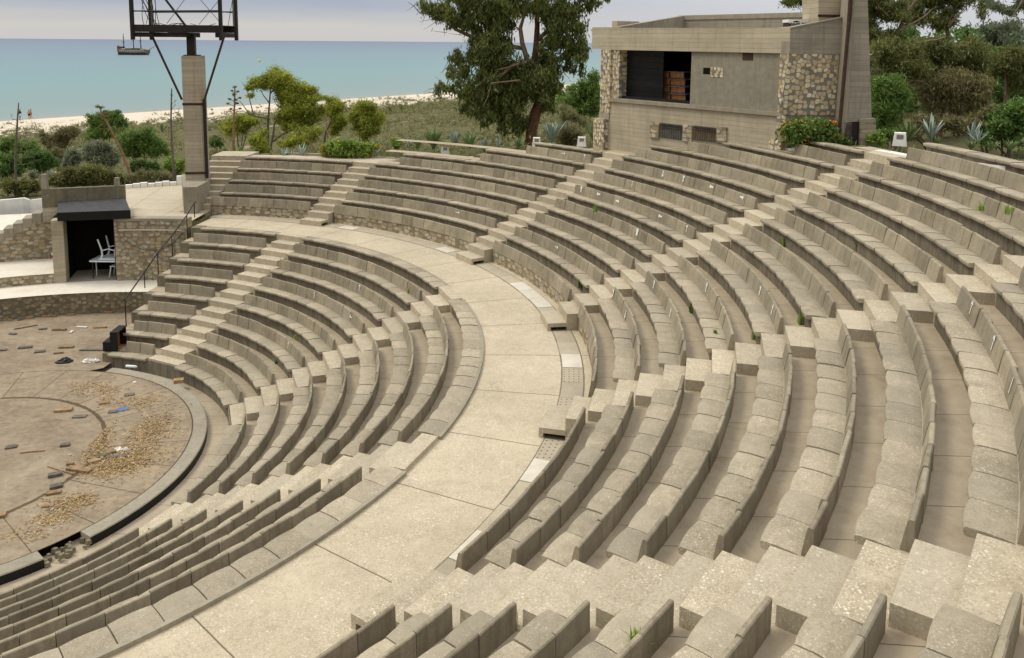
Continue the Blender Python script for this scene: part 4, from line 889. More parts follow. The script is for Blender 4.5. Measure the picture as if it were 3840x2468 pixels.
# ------------------------------------------------------------------ litter on the stage
def d1(x, y): return x / 3.277, 1280 + y / 3.277
def d2(x, y): return x / 3.277, 1700 + y / 3.277
def dz(x, y): return x / 4.53, 960 + y / 4.53
def board_at(pt, ln, wd_, ht, ang, mat, label, name='board', cat='board', tilt=0.0):
    c = onz(*pt, F0); u = np.array([math.cos(R_(ang)), math.sin(R_(ang)), math.sin(tilt)]); v = np.array([-u[1], u[0], 0])
    def F(s_, t, z): return tuple(c + u * s_ + v * t + np.array([0, 0, z]))
    mb = MB(); mb.fbox(F, (-ln/2, -wd_/2, .004), (ln/2, wd_/2, ht + .004), random.uniform(-.2, .2))
    return tag(mb.build(name, M[mat], None, c), label, cat, 'boards and scraps littering the stage' if cat == 'board' else None)
LIT = [(dz(840, 1030), .50, .12, .05, 2, 'wood', 'brown board at the foot of the stage wall, below the two dark slots'),
 (dz(1180, 1000), .42, .11, .04, -3, 'wood', 'brown board against the stage wall, below the door post'),
 (dz(470, 1055), .44, .13, .05, 5, 'wood', 'brown board under the left part of the stage wall'),
 (dz(90, 1095), .52, .09, .04, 10, 'wood', 'long brown board at the left picture edge by the stage wall'),
 (dz(1850, 965), .32, .14, .06, 0, 'wood', 'short brown board by the stage wall left of the handrail'),
 (dz(2200, 945), .35, .08, .04, 4, 'wood', 'narrow brown board between the handrail foot and the stage wall'),
 (dz(440, 1215), .72, .05, .03, 38, 'wood', 'long thin batten lying askew on the left of the stage'),
 (dz(730, 1245), .26, .12, .03, 12, 'woodgrey', 'small grey board right of the thin batten'),
 (dz(1010, 1260), .46, .12, .05, 2, 'wood', 'orange-brown board in the middle of the back stage'),
 (dz(1390, 1215), .40, .10, .03, -6, 'paper', 'pale cream board on the back stage'),
 (dz(1700, 1220), .44, .13, .04, 6, 'wood', 'split brown board just left of the handrail foot'),
 (dz(1215, 1295), .08, .20, .03, 5, 'paper', 'small upright pale scrap in front of the brown boards'),
 (dz(220, 1330), .24, .12, .04, -10, 'woodgrey', 'grey scrap at the left of the back stage'),
 (dz(345, 1085), .16, .16, .03, 20, 'woodgrey', 'grey square scrap by the left stage wall'),
 (d1(310, 80), .40, .16, .04, 12, 'woodgrey', 'grey board with a split brown edge on the left stage'),
 (d1(815, 78), .46, .14, .05, 6, 'wood', 'brown board left of the black step box'),
 (d1(490, 130), .30, .18, .03, 20, 'woodgrey', 'grey-brown board near the black rubbish bag'),
 (d1(720, 150), .28, .08, .05, 18, 'wood', 'bent wooden scrap near the rubbish bag'),
 (d1(1120, 112), .75, .10, .03, 0, 'woodgrey', 'dull board flat on the floor before the black step box'),
 (d1(30, 112), .25, .14, .03, 10, 'woodgrey', 'dark scrap at the left picture edge on the stage'),
 (d1(780, 855), .44, .20, .06, 12, 'wood', 'brown and grey board inside the inner floor arc'),
 (d1(980, 930), .34, .16, .03, 5, 'woodgrey', 'grey plank end inside the inner floor arc'),
 (d1(1280, 762), .26, .15, .04, 20, 'wood', 'pale brown block beside the dead leaves at the back'),
 (d1(1590, 660), .26, .16, .03, 18, 'woodgrey', 'grey sheet between the leaf patches at the back'),
 (d1(1385, 872), .22, .14, .03, 14, 'woodgrey', 'dark grey scrap left of the blue card'),
 (d1(1515, 835), .28, .22, .015, 25, 'blue', 'blue card lying on the orchestra floor'),
 (d1(140, 1305), .26, .15, .03, 22, 'woodgrey', 'light grey board at the left of the orchestra'),
 (d1(800, 1285), .22, .13, .05, 20, 'woodgrey', 'grey block in the middle of the orchestra'),
 (d1(400, 1362), .55, .04, .03, 14, 'wood', 'thin dark stick left of the middle grey block'),
 (d1(1355, 1372), .19, .17, .05, 35, 'wood', 'pale square wood block in the front leaf litter'),
 (d1(1440, 1420), .50, .10, .03, 12, 'woodgrey', 'dark grey lath right of the pale square block'),
 (d1(1260, 1410), .32, .14, .03, 30, 'woodgrey', 'slate grey board left of the pale square block'),
 (d1(1180, 1445), .36, .06, .04, 0, 'wood', 'light brown lath across the front leaf litter'),
 (d1(1160, 1475), .28, .18, .04, 35, 'wood', 'brown board end poking from the front leaf litter'),
 (d2(970, 215), .62, .15, .06, -14, 'wood', 'long brown board lying by a pale stick'),
 (d2(740, 215), .85, .03, .025, -24, 'wood', 'long pale stick pointing at the brown board'),
 (d2(865, 145), .16, .08, .06, 10, 'wood', 'small wood block above the long brown board'),
 (d2(680, 280), .30, .14, .07, 28, 'woodgrey', 'dark grey chunk left of the pale stick'),
 (d2(690, 420), .26, .16, .06, 30, 'woodgrey', 'mossy grey chunk on the inner floor arc'),
 (d2(660, 495), .30, .14, .05, 20, 'wood', 'light brown brick-like block on the inner floor arc'),
 (d2(15, 780), .18, .14, .06, 20, 'wood', 'pale block at the left edge of the orchestra'),
 (d2(590, 650), .24, .12, .03, 8, 'wood', 'flat pale board among the nearest dead leaves'),
 (d2(660, 680), .18, .10, .02, 20, 'woodgrey', 'dark blue-grey scrap among the nearest dead leaves'),
 ((1255/1.8719, 820 + 1150/1.8719), .28, .20, .10, 20, 'wood', 'crushed brown carton in the gutter under the front bench')]
for it in LIT: board_at(*it)
def crumple(pt, r, mat, label, name, cat, h=.6, n=60):
    c = onz(*pt, F0); mb = MB(); rows = []
    nn, mm = 9, 5; vs = []
    for j in range(mm + 1):
        for i in range(nn):
            t = 2 * math.pi * i / nn; ph = math.pi / 2 * j / mm; k = r * random.uniform(.65, 1.2)
            vs.append(c + np.array([k * math.cos(t) * math.cos(ph) * 1.25, k * math.sin(t) * math.cos(ph), max(.004, k * h * math.sin(ph))]))
    fs = [(j*nn+i, j*nn+(i+1) % nn, (j+1)*nn+(i+1) % nn, (j+1)*nn+i) for j in range(mm) for i in range(nn)]
    mb.add(vs, fs); return tag(mb.build(name, M[mat], None, c), label, cat)
crumple(d1(790, 250), .20, 'black', 'black rubbish bag slumped on the stage edge', 'rubbish_bag', 'rubbish bag')
crumple(d1(1075, 255), .13, 'paper', 'crumpled pale bluish bag left of the front bench end', 'plastic_bag', 'plastic bag', .8)
crumple(d1(1165, 248), .12, 'paper', 'crumpled white bag touching the front bench end', 'plastic_bag', 'plastic bag', .9)
crumple(d1(1450, 1340), .10, 'paper', 'white crumpled cup in the front leaf litter', 'paper_cup', 'litter', .8)
crumple(d1(1545, 1335), .07, 'paper', 'small white cup right of the crumpled one', 'paper_cup', 'litter', .9)
crumple((505, 1435), .05, 'paper', 'white wad in the gutter by the front bench drain hole', 'paper_wad', 'litter', .9)
c = onz(380 + 430/3.85, 1150 + 885/3.85, F0); mb = MB(); mb.tube([c + np.array([-.16, .02, .05]), c + np.array([.14, -.02, .05]), c + np.array([.2, -.03, .05])], [.045, .045, .02], 8)
tag(mb.build('bottle', M['plastic'], None, c), 'grey plastic bottle lying under the front bench end', 'bottle')
# dead leaves in drifts
def leafdrift():
    V = []; T = []
    spots = [((1110, 560), .55, .35, 260), ((1180, 600), .5, .3, 180), ((1350, 610), .5, .25, 160), ((1570, 740), .6, .3, 280), ((1760, 760), .5, .4, 260), ((1900, 1000), .5, .6, 420), ((1800, 1150), .6, .5, 520), ((1900, 1130), .5, .6, 420), ((1700, 1400), .6, .5, 620), ((1560, 1450), .7, .35, 700), ((1420, 1500), .8, .3, 520), ((1265, 1160), .14, .5, 260), ((1240, 1290), .2, .4, 260), ((1160, 1400), .3, .3, 220), ((1300, 700), .25, .2, 90), ((2160, 520), .5, .1, 60), ((1210, 195), .25, .2, 220), ((1420, 1560), .7, .3, 420), ((1300, 1620), .7, .3, 380), ((900, 1990), .5, .25, 380), ((800, 2020), .5, .25, 200), ((610, 2180), .4, .25, 220), ((1010, 1930), .3, .2, 160), ((300, 2400), .6, .2, 160), ((700, 2150), .4, .2, 120), ((1500, 1350), .6, .3, 240)]
    for (x, y), rx, ry, n in spots:
        c = onz(x / 3.277, 1280 + y / 3.277, F0)
        for _ in range(n):
            a = random.gauss(0, rx * .55); b_ = random.gauss(0, ry * .75); p = c + np.array([a, b_, random.uniform(.006, .035)])
            if np.hypot(p[0] - DC[0], p[1] - DC[1]) > 5.6: continue
            u = np.array([random.uniform(-1, 1), random.uniform(-1, 1), random.uniform(-.3, .4)]); u /= np.linalg.norm(u); v = np.cross(u, (random.uniform(-.3, .3), random.uniform(-.3, .3), 1)); L = random.uniform(.018, .05); W = L * random.uniform(.2, .45)
            V += [p - u * L, p + v * W, p + u * L, p - v * W]; T += [random.uniform(-.5, .5)] * 4
    return npmesh('fallen_leaves', V, M['deadleaf'], T)
o = stuff(leafdrift()); o['label'] = 'drifts of dead leaves along the inner floor arc'
# ------------------------------------------------------------------ terrain, platform, sea, sky
SH1 = np.array([-77.0, 131.0]); SN = np.array([-.789, .614])
def shore(x, y): return SN[0] * (x - SH1[0]) + SN[1] * (y - SH1[1])
PLZ = [(-62, 7.9), (-20, 7.88), (-4, 7.75), (6.5, 7.42), (10, 7.40), (16, 7.15), (22, 6.85), (27, 6.62), (31, 6.24), (37, 6.22), (45, 5.86), (50.5, 5.46), (57, 5.2), (61.5, 5.06), (86, 5.06)]
def platz(a):
    for (a0, z0), (a1, z1_) in zip(PLZ, PLZ[1:]):
        if a <= a1: return z0 + (z1_ - z0) * max(0, (a - a0)) / (a1 - a0)
    return PLZ[-1][1]
def topk(a):
    for lo, hi, k in ((66.4, 90, 4), (61.9, 66.4, 4), (50.9, 61.9, 5), (45.7, 50.9, 6), (34, 45.7, 7), (31, 34, 7), (26.9, 31, 8), (16.4, 26.9, 9), (7.5, 16.4, 10), (6.4, 7.5, 10), (-14, 6.4, 11), (-90, -14, 11)):
        if lo <= a < hi: return k
    return 4
OUT = [(-62, 25.5), (-20, 25.5), (-2, 24.8), (2.3, 24.4), (11, 24.3), (20, 23.4), (28, 22.9), (36, 22.6), (41, 22.0), (48, 22.0), (54, 21.55), (58, 21.2), (64, 20.6), (70, 20.4), (75, 20.2), (86, 19.6)]
def outr(a):
    for (a0, z0), (a1, z1_) in zip(OUT, OUT[1:]):
        if a <= a1: return z0 + (z1_ - z0) * max(0, (a - a0)) / (a1 - a0)
    return OUT[-1][1]
mb = MB()
cuts = [-62, -14, 6.4, 16.4, 26.9, 31, 34, 45.7, 50.9, 61.9, 66.4, 84.8]
for a0, a1 in zip(cuts, cuts[1:]):
    k = topk((a0 + a1) / 2); sheet(mb, RU(k) + .03, outr, a0, a1, lambda a: min(platz(a), SU(k) - .03), 1.5)
struct(mb.build('upper_path', M['ramp']))
mb = MB()
for a0, a1 in ((-20, 22), (35.6, 41), (46.5, 50), (55.5, 60), (69.5, 74)):
    n = int((a1 - a0) / 1.5) + 1; vs = []
    for i in range(n + 1):
        a = a0 + (a1 - a0) * i / n; r = outr(a); z = platz(a); vs += [pol(r - .16, a, z - .2), pol(r - .16, a, z + .07), pol(r + .10, a, z + .075), pol(r + .10, a, z - .4)]
    fs = [(4*i+q, 4*i+4+q, 4*i+4+(q+1) % 4, 4*i+(q+1) % 4) for i in range(n) for q in range(4)] + [(3, 2, 1, 0), (4*n, 4*n+1, 4*n+2, 4*n+3)]
    m2 = MB(); m2.add(vs, fs); o = m2.build('kerb', M['white']); struct(o)
for a0, a1, h in ((60.2, 69.2, .03), (50.3, 55.2, .04), (74.5, 81, .10)):
    mb = MB(); arcbox(mb, outr((a0 + a1) / 2) - .1, outr((a0 + a1) / 2) + .15, a0, a1, 4.6, platz((a0 + a1) / 2) + h, 1.5); struct(mb.build('kerb', M['slab']))
_ZW = [(-4000, 30), (-400, 13), (-250, 9.5), (-200, 7.6), (-170, 6.3), (-150, 5.2), (-137, 4.5), (-126, 3.1), (-119, 2.4), (-112, 1.5), (-100, .6), (-80, -.9), (-50, -2.2), (-28, -3.0), (-14, -3.6), (0, -4.5), (60, -8), (400, -30), (40000, -60)]
def hill(x, y):
    w = shore(x, y); z = np.interp(w, [p[0] for p in _ZW], [p[1] for p in _ZW])
    bump = .35 * np.sin(x * .21 + 1.3) * np.sin(y * .17 + .4) + .22 * np.sin(x * .53 + y * .31) + .10 * np.sin(x * 1.3 - y * .9)
    z = z + bump * np.clip((-w - 8) / 25, 0, 1) * np.clip((np.hypot(x, y) - 24) / 10, 0, 1)
    rr = np.hypot(x, y); a = math.degrees(math.atan2(y, x))
    if -70 < a < 86:
        ro = outr(max(-62, min(86, a))); pz = platz(max(-62, min(86, a)))
        if rr < ro + .05: return -3.0
        z = max(z, pz - .12 - .14 * max(0, rr - ro - 1.5)) if rr < ro + 25 else z
        if rr < ro + 4: z = min(z, pz - .1) if z > pz else z
    elif 86 <= a < 150:
        if rr < 22.6: return -3.0
        z = min(z, 2.9 if a > 100 else 3.2) if rr < 30 else z
    elif rr < 26: return -3.0
    return z
rr = np.concatenate([[0, 15], np.geomspace(19.5, 420, 190), np.geomspace(470, 30000, 16)])
aa = np.radians(np.linspace(-110, 250, 361))
vs = [(r * math.cos(a), r * math.sin(a), hill(r * math.cos(a), r * math.sin(a))) for r in rr for a in aa]
na = len(aa); fs = [(i*na+j, (i+1)*na+j, (i+1)*na+j+1, i*na+j+1) for i in range(len(rr)-1) for j in range(na-1)]
mg, nt, b = newmat('dune_ground'); g = G(nt); p = g.pos(); zz = g.sep(p)[2]
px_, py_ = g.sep(p)[0], g.sep(p)[1]
w_ = g.math('ADD', g.math('MULTIPLY', g.math('SUBTRACT', px_, -77.0), -.789), g.math('MULTIPLY', g.math('SUBTRACT', py_, 131.0), .614))
n1 = g.noise(p, .09, 5, .7, .6); n2 = g.noise(p, .7, 6, .75); n3 = g.noise(p, 6.0, 4, .7)
sand = g.mix(n2, (.60,.52,.40), (.74,.66,.53)); wet = g.mix(g.maprange(w_, -3.2, -1.2), sand, (.33,.29,.23))
grass = g.mix(g.maprange(n2, .3, .7), (.060,.068,.024), (.155,.145,.062)); grass = g.mix(g.math('MULTIPLY', n3, .4), grass, (.18,.155,.085))
veg = g.math('ADD', g.maprange(w_, -62, -24), g.math('MULTIPLY', g.math('SUBTRACT', n1, .5), 1.3)); veg = g.math('ADD', veg, g.math('MULTIPLY', g.math('SUBTRACT', n2, .5), 1.5))
col = g.mix(g.maprange(veg, .42, .62), grass, wet)
col = g.mix(g.maprange(g.math('ADD', n1, g.math('MULTIPLY', n2, .8)), 1.02, 1.12), col, g.mix(n2, (.36,.30,.21), (.52,.45,.33)))
nt.links.new(col, b.inputs['Base Color']); b.inputs['Roughness'].default_value = .95; b.inputs['Specular IOR Level'].default_value = .1
nt.links.new(g.bump(g.math('ADD', n2, n3), .12, .8), b.inputs['Normal'])
mb = MB(); mb.add(vs, fs); o = struct(mb.build('ground', mg, smooth=True))
# sea
ms, nt, b = newmat('sea_water'); g = G(nt); p = g.pos(); px_, py_ = g.sep(p)[0], g.sep(p)[1]
w_ = g.math('ADD', g.math('MULTIPLY', g.math('SUBTRACT', px_, -77.0), -.789), g.math('MULTIPLY', g.math('SUBTRACT', py_, 131.0), .614))
lw = g.math('LOGARITHM', g.math('MAXIMUM', g.math('ADD', w_, g.math('MULTIPLY', g.noise(g.scale(p, (.012, .012, 0)), 1.0, 4), 6.0)), 1.0), 10.0)
bandn = g.math('MULTIPLY', g.math('SUBTRACT', g.noise(g.scale(p, (.0035, .0035, 0)), 1.0, 5, .65), .5), .35)
lw = g.math('ADD', lw, bandn)
col = g.ramp(g.math('DIVIDE', lw, 4.3), [(.0, (.30,.30,.26)), (.20, (.22,.275,.25)), (.36, (.175,.265,.25)), (.50, (.145,.26,.26)), (.62, (.13,.225,.255)), (.75, (.115,.175,.235)), (.90, (.10,.145,.21)), (1.0, (.09,.125,.19))])
nt.links.new(col, b.inputs['Base Color']); b.inputs['Roughness'].default_value = .35; b.inputs['Specular IOR Level'].default_value = .22; b.inputs['IOR'].default_value = 1.33
wv = g.noise(g.scale(p, (.9, 1.6, 1)), 1.0, 5, .7); wv2 = g.noise(g.scale(p, (.14, .25, 1)), 1.0, 3, .6)
nt.links.new(g.bump(g.math('ADD', wv, g.math('MULTIPLY', wv2, 2.0)), .25, .35), b.inputs['Normal'])
mb = MB(); mb.add([(-60000, -20000, -4.5), (60000, -20000, -4.5), (60000, 60000, -4.5), (-60000, 60000, -4.5)], [(0, 1, 2, 3)]); struct(mb.build('sea', ms))

# ------------------------------------------------------------------ foliage builders
def leaves(C, Rr, n, L, W, droop=0.0, shell=.55, flat=0.0):
    """n leaf faces in the ellipsoid clump C, Rr; returns corners (n,4,3) and per-corner tint"""
    C = np.asarray(C, float); Rr = np.asarray(Rr, float) * np.ones(3)
    d = RNG.normal(size=(n, 3)); d /= np.linalg.norm(d, axis=1)[:, None]
    rad = np.minimum(np.abs(RNG.normal(0, .62, n)) + .12, 1.7); P = C + d * rad[:, None] * Rr
    u = RNG.normal(size=(n, 3)); u[:, 2] = u[:, 2] * (1 - flat) - droop * 2.2; u /= np.linalg.norm(u, axis=1)[:, None]
    v = np.cross(u, RNG.normal(size=(n, 3))); v /= np.linalg.norm(v, axis=1)[:, None] + 1e-9
    l = L * RNG.uniform(.6, 1.35, n)[:, None]; w = W * RNG.uniform(.6, 1.3, n)[:, None]
    V = np.stack([P - u * l, P + v * w, P + u * l, P - v * w], 1)
    ct = RNG.uniform(-.26, .26); T = np.repeat(np.clip(ct + RNG.normal(0, .22, n), -.5, .5), 4)
    return V, T
def foliage(clumps, cov, L, W, **kw):
    cov = {True: cov, False: cov / 210}[cov < 20]           # leaf area laid over each clump's outline
    Vs, Ts = [], []
    for c, r in clumps:
        n = max(8, int(cov * math.pi * (np.prod(np.asarray(r) * np.ones(3)) ** (2/3)) / (2 * L * W)))
        V, T = leaves(c, r, n, L, W, **kw); Vs.append(V); Ts.append(T)
    return np.concatenate(Vs), np.concatenate(Ts)
def pclump(x, y, rpx, dep, jit=.5, sq=(1, .8, .85)):
    r = rpx / 3093.65 * dep
    return ony(x, y, dep + random.uniform(-1, 1) * jit * r * 2.2), np.array(sq) * r
def clumpset(pts, dep, sub=3, jit=.8, shrink=.62, **kw):
    """each listed blob becomes several smaller clumps so that the outline is broken"""
    out = []; pts = list(pts); extra = []
    for i, (x, y, r) in enumerate(pts):             # fill between neighbouring blobs
        for x2, y2, r2 in pts[i+1:]:
            if math.hypot(x - x2, y - y2) < 1.15 * (r + r2): extra.append(((x + x2) / 2, (y + y2) / 2, min(r, r2) * .95))
    random.shuffle(extra); pts = pts + extra[:int(len(pts) * 1.6)]
    for x, y, r in pts:
        for i in range(sub):
            a = random.uniform(0, 6.28); q = r * random.uniform(.15, .62)
            out.append(pclump(x + q * math.cos(a), y + q * math.sin(a) * .85, r * shrink * random.uniform(.7, 1.1), dep, jit, **kw))
    return out
def shrub(label, mat, pts, dep, per=420, L=.10, W=.04, sub=4, group=None, name='shrub', stem=True, **kw):
    cl = clumpset(pts, dep, sub + 1, .9, .80); V, T = foliage(cl, per, L, W, **kw)
    x = np.mean([p[0] for p in pts]); yb = max(p[1] + p[2] for p in pts); g0 = ony(x, yb, dep); g0[2] = min(g0[2], hill(g0[0], g0[1]) + .3)
    e = empty(name, g0); tag(e, label, 'bush' if name != 'hedge' else 'hedge', group)
    npmesh('foliage', V, mat, T, 4, e, g0)
    mb = MB()
    for i in range(5):
        c = cl[int(len(cl) * i / 5)][0]; mb.tube([g0 + np.array([.1 * i - .2, 0, -.3]), (g0 * .5 + c * .5) + np.array([0, 0, -.1]), c], [.05, .035, .012], 5)
    mb.build('stem', M['twig'], e, g0); return e

# big eucalyptus left of the booth
ED = 45.0
def e3(X, Y): return 1450 + X / 2.655, Y / 2.655
EB = [(400,90,90),(530,80,110),(640,150,110),(720,220,100),(500,170,70),(620,270,50),(330,40,50),(800,70,120),(950,60,130),(1100,90,140),(1250,80,140),(1420,100,140),(1600,90,140),(1780,90,130),(1930,80,120),(2050,50,80),(2180,0,50),
 (900,280,120),(1050,260,140),(1230,260,130),(1600,260,140),(1780,260,140),(1930,280,110),(1000,430,150),(850,430,80),(1200,430,110),(1560,430,120),(1750,430,130),(1920,430,100),(1980,500,55),
 (760,560,110),(640,600,60),(900,600,140),(1080,620,140),(1250,640,110),(1500,640,140),(1680,610,130),(1850,570,110),(1950,600,70),(1930,720,55),(640,760,80),(780,760,120),(960,780,140),(1150,800,140),(1350,800,140),(1550,800,130),(1700,770,100),(1800,680,70),
 (540,850,70),(500,930,60),(650,900,75),(800,930,130),(980,960,140),(1150,980,140),(1330,980,130),(1600,950,115),(1720,880,80),(750,1080,70),(900,1120,100),(1050,1150,120),(1200,1150,120),(1340,1130,95),(1620,1080,85),(960,1250,55),(1150,1300,95),(1300,1300,95),(1420,1230,70),
 (700,-120,140),(950,-150,170),(1250,-150,180),(1550,-150,180),(1850,-100,160),(2050,-80,110),(1100,-380,200),(1450,-420,220),(1750,-330,180)]
def epx(X, Y, r): x, y = e3(X, Y); return (x, y, r / 2.655)
cl = clumpset([epx(*q) for q in EB], ED, 5, 1.5, .66, sq=(.9, .8, 1.0))
V, T = foliage(cl, 2.0, .15, .036, droop=.9, shell=.5)
gb = ony(*e3(1435, 1440), ED); tr = empty('eucalyptus_tree', gb); tag(tr, 'large drooping eucalyptus with a pinkish bare trunk left of the booth', 'tree', 'eucalyptus trees')
npmesh('crown', V, M['euc'], T, 4, tr, gb)
def limb(mb, pts, rad, dep, f=e3, dj=0.0):
    P = [ony(*f(x, y), dep + (dj * i)) for i, (x, y) in enumerate(pts)]; mb.tube(P, rad, 7)
mb = MB()
limb(mb, [(1430, 1500), (1445, 1300), (1490, 1130), (1540, 1010), (1530, 800), (1470, 640), (1490, 450), (1500, 250), (1480, 0), (1460, -300)], [.36, .30, .27, .25, .22, .20, .17, .14, .11, .05], ED)
limb(mb, [(1410, 1500), (1415, 1320), (1440, 1150), (1500, 1000)], [.2, .16, .14, .12], ED, dj=.1)
mb.build('trunk', M['barkred'], tr, gb)
mb = MB()
limb(mb, [(1480, 660), (1400, 600), (1350, 430), (1330, 280), (1360, 180), (1350, 0)], [.14, .15, .13, .11, .08, .04], ED - .8)
limb(mb, [(1400, 620), (1260, 650), (1130, 760), (1000, 780), (900, 860), (850, 960)], [.10, .09, .08, .05, .03, .015], ED - 1.2)
limb(mb, [(1350, 480), (1000, 430), (830, 360), (680, 290), (620, 180), (480, 150), (330, 130), (270, 60), (210, 20)], [.12, .11, .10, .09, .06, .04, .03, .02, .008], ED - .3)
limb(mb, [(1330, 560), (1310, 640), (1180, 680), (1080, 700)], [.07, .06, .04, .015], ED - 1.5)
limb(mb, [(1490, 420), (1600, 300), (1780, 180), (1950, 50), (2130, -20)], [.12, .10, .08, .05, .02], ED)
limb(mb, [(1510, 760), (1680, 620), (1800, 480)], [.09, .07, .03], ED)
limb(mb, [(900, 280), (800, 180), (830, 60), (900, -60)], [.06, .05, .04, .02], ED - .4)
limb(mb, [(1330, 800), (1040, 830), (1010, 960), (960, 1060)], [.05, .04, .03, .01], ED - 1.9)
for k in range(26):
    X, Y = random.choice([(600, 280), (500, 240), (700, 330), (620, 820), (520, 900), (600, 640), (1880, 700), (1800, 760), (420, 160), (760, 1080), (1000, 1000), (300, 60)]); mb.tube([ony(*e3(X + random.uniform(-60, 60), Y + random.uniform(-50, 50)), ED - .5), ony(*e3(X - random.uniform(20, 160), Y + random.uniform(-60, 100)), ED - .5)], [.016, .005], 4)
mb.build('branch', M['bark'], tr, gb)

# bright needle-leaved trees between the mast and the eucalyptus
def p2(X, Y): return 700 + X / 2.995, 230 + Y / 2.995
def ppx(X, Y, r): x, y = p2(X, Y); return (x, y, r / 2.995)
def smalltree(label, mat, blobs, limbs, dep, base, per=900, L=.075, W=.022, sub=5, shrink=.5, group=None, name='pine_tree', barkm='twig', **kw):
    cl = clumpset([ppx(*q) for q in blobs], dep, sub, 1.0, shrink * 1.5); V, T = foliage(cl, per, L, W, shell=.5, **kw)
    g0 = ony(*p2(*base), dep); e = empty(name, g0); tag(e, label, 'tree', group); npmesh('crown', V, mat, T, 4, e, g0)
    mb = MB()
    for pts, r0 in limbs: limb(mb, pts, [r0 * (1 - .8 * i / (len(pts) - 1)) for i in range(len(pts))], dep - random.uniform(-.3, .6), p2)
    mb.build('trunk', M[barkm], e, g0); return e
smalltree('tallest bright green wind-bent pine with bare grey branches on its left', M['pine'], [(1000,130,100),(900,180,90),(780,240,80),(870,240,80),(1150,220,100),(1080,310,110),(1230,320,110),(1380,350,105),(700,300,50),(720,380,45),(1150,540,120),(1230,500,85),(1040,620,90),(1260,600,80),(1330,540,110),(1420,440,85),(1400,320,60),(1480,400,60),(1050,420,60),(1150,430,110),(1280,440,110),(1060,300,90),(960,270,80),(1180,680,100),(1300,700,100),(1420,640,90),(1500,540,80),(1100,740,80),(1380,560,90)],
  [([(915,1030),(910,800),(915,640),(930,480),(940,330),(960,180)], .10), ([(935,1000),(970,830),(985,700),(1050,560),(1120,520)], .08), ([(920,640),(780,620),(700,590),(640,500),(590,440)], .06), ([(720,590),(750,600),(720,480),(680,330),(620,230)], .05), ([(960,910),(1060,830),(1170,780),(1260,640)], .06), ([(800,790),(880,730),(970,700)], .04), ([(930,470),(860,380),(820,300)], .04), ([(940,360),(1040,260),(1150,230)], .05), ([(985,640),(1200,560),(1330,540)], .05), ([(1100,540),(1000,480),(960,380)], .03), ([(1330,640),(1370,720),(1400,700)], .03), ([(560,560),(640,560),(700,600)], .03), ([(860,1050),(900,960),(905,800)], .04)], 50, (930, 1040), group='bright pines behind the seats')
smalltree('middle bright green pine with a sandy gap under its crown', M['pine'], [(1640,470,95),(1600,560,80),(1700,590,80),(1560,400,40),(1720,500,70),(1690,680,70),(1650,780,70),(1760,700,60)], [([(1540,960),(1560,800),(1620,680),(1640,560),(1640,450)], .07), ([(1600,720),(1700,640),(1740,560)], .04), ([(1450,720),(1520,690),(1620,650)], .03)], 52, (1540, 970), group='bright pines behind the seats')
smalltree('rightmost bright green pine, pale dead branches showing through', M['pine'], [(1950,500,85),(2060,520,95),(1880,560,60),(1950,620,105),(2040,690,120),(1860,650,70),(2150,620,80),(2200,660,50),(2020,810,110),(1930,760,70),(2110,780,70)], [([(2050,960),(2020,820),(1990,680),(1960,540)], .06), ([(1780,530),(1830,590),(1880,600)], .05), ([(1830,620),(1850,650),(1900,660)], .03)], 51, (2050, 970), group='bright pines behind the seats')
shrub('low bright green pine bush under the tallest pine, beside the blue agaves', M['pine'], [ppx(*q) for q in ((1380,820,115),(1470,780,60),(1290,900,80),(1200,900,80),(1080,930,60))], 48, 700, .075, .022, 5)
shrub('bright green bush left of the pine trunks', M['pine'], [ppx(*q) for q in ((800,880,95),(850,950,80),(740,900,50),(850,800,50),(830,1010,60))], 48, 700, .075, .022, 5)
shrub('bright green bush right behind the reddish agave stalk', M['pine'], [ppx(*q) for q in ((440,720,70),(450,800,60),(560,650,65),(620,700,80),(700,650,85),(760,690,60),(540,780,60),(640,780,60))], 54, 600, .08, .024, 4)
shrub('tiny lime green weed bush at the foot of the reddish stalk', M['weed'], [ppx(*q) for q in ((600,1010,40),(570,1060,50),(640,1060,40),(610,970,18))], 40, 500, .06, .02, 4)
shrub('dark round bush beside the mast', M['darkshrub'], [ppx(*q) for q in ((310,900,60),(290,940,50),(380,920,50),(330,860,40))], 52, 600, .09, .035, 4)
shrub('grey leafless thicket right of the mast foot', M['scrub'], [ppx(*q) for q in ((300,1060,50),(380,1060,55),(450,1040,50),(300,1010,40),(420,1000,40))], 40, 380, .10, .010, 4)

# shrubs on the left
def l1(X, Y): return X / 3.423, 330 + Y / 3.423
def lpx(X, Y, r): x, y = l1(X, Y); return (x, y, r / 3.423)
def L_(label, m, q, dep, **kw): return shrub(label, M[m], [lpx(*t) for t in q], dep, group=None, **kw)
L_('tall feathery green tamarisk behind the leaning agave stalk', 'tamar', [(1380,360,80),(1260,400,90),(1480,370,70),(1520,310,40),(1560,420,80),(1180,440,60),(1380,480,120),(1220,560,100),(1500,520,110),(1160,620,80),(1330,640,90),(1600,480,50),(1140,360,40),(1420,330,50)], 60, per=620, L=.13, W=.03, droop=-.4)
L_('dark green spreading bush right of the leaning agave stalk', 'tamar', [(1600,650,100),(1720,620,110),(1850,600,110),(1700,760,120),(1850,740,120),(1640,840,80),(1980,680,100),(2080,760,90),(1980,820,90),(2150,840,60),(1780,860,80)], 53, per=560, L=.12, W=.03)
L_('rounded grey-green olive-like bush in front of the tamarisk', 'greyshrub', [(1250,730,90),(1130,780,90),(1360,760,90),(1200,860,110),(1340,880,110),(1450,840,80),(1500,920,70),(1060,890,70),(1420,960,90),(1240,960,90)], 46, per=800, L=.07, W=.025)
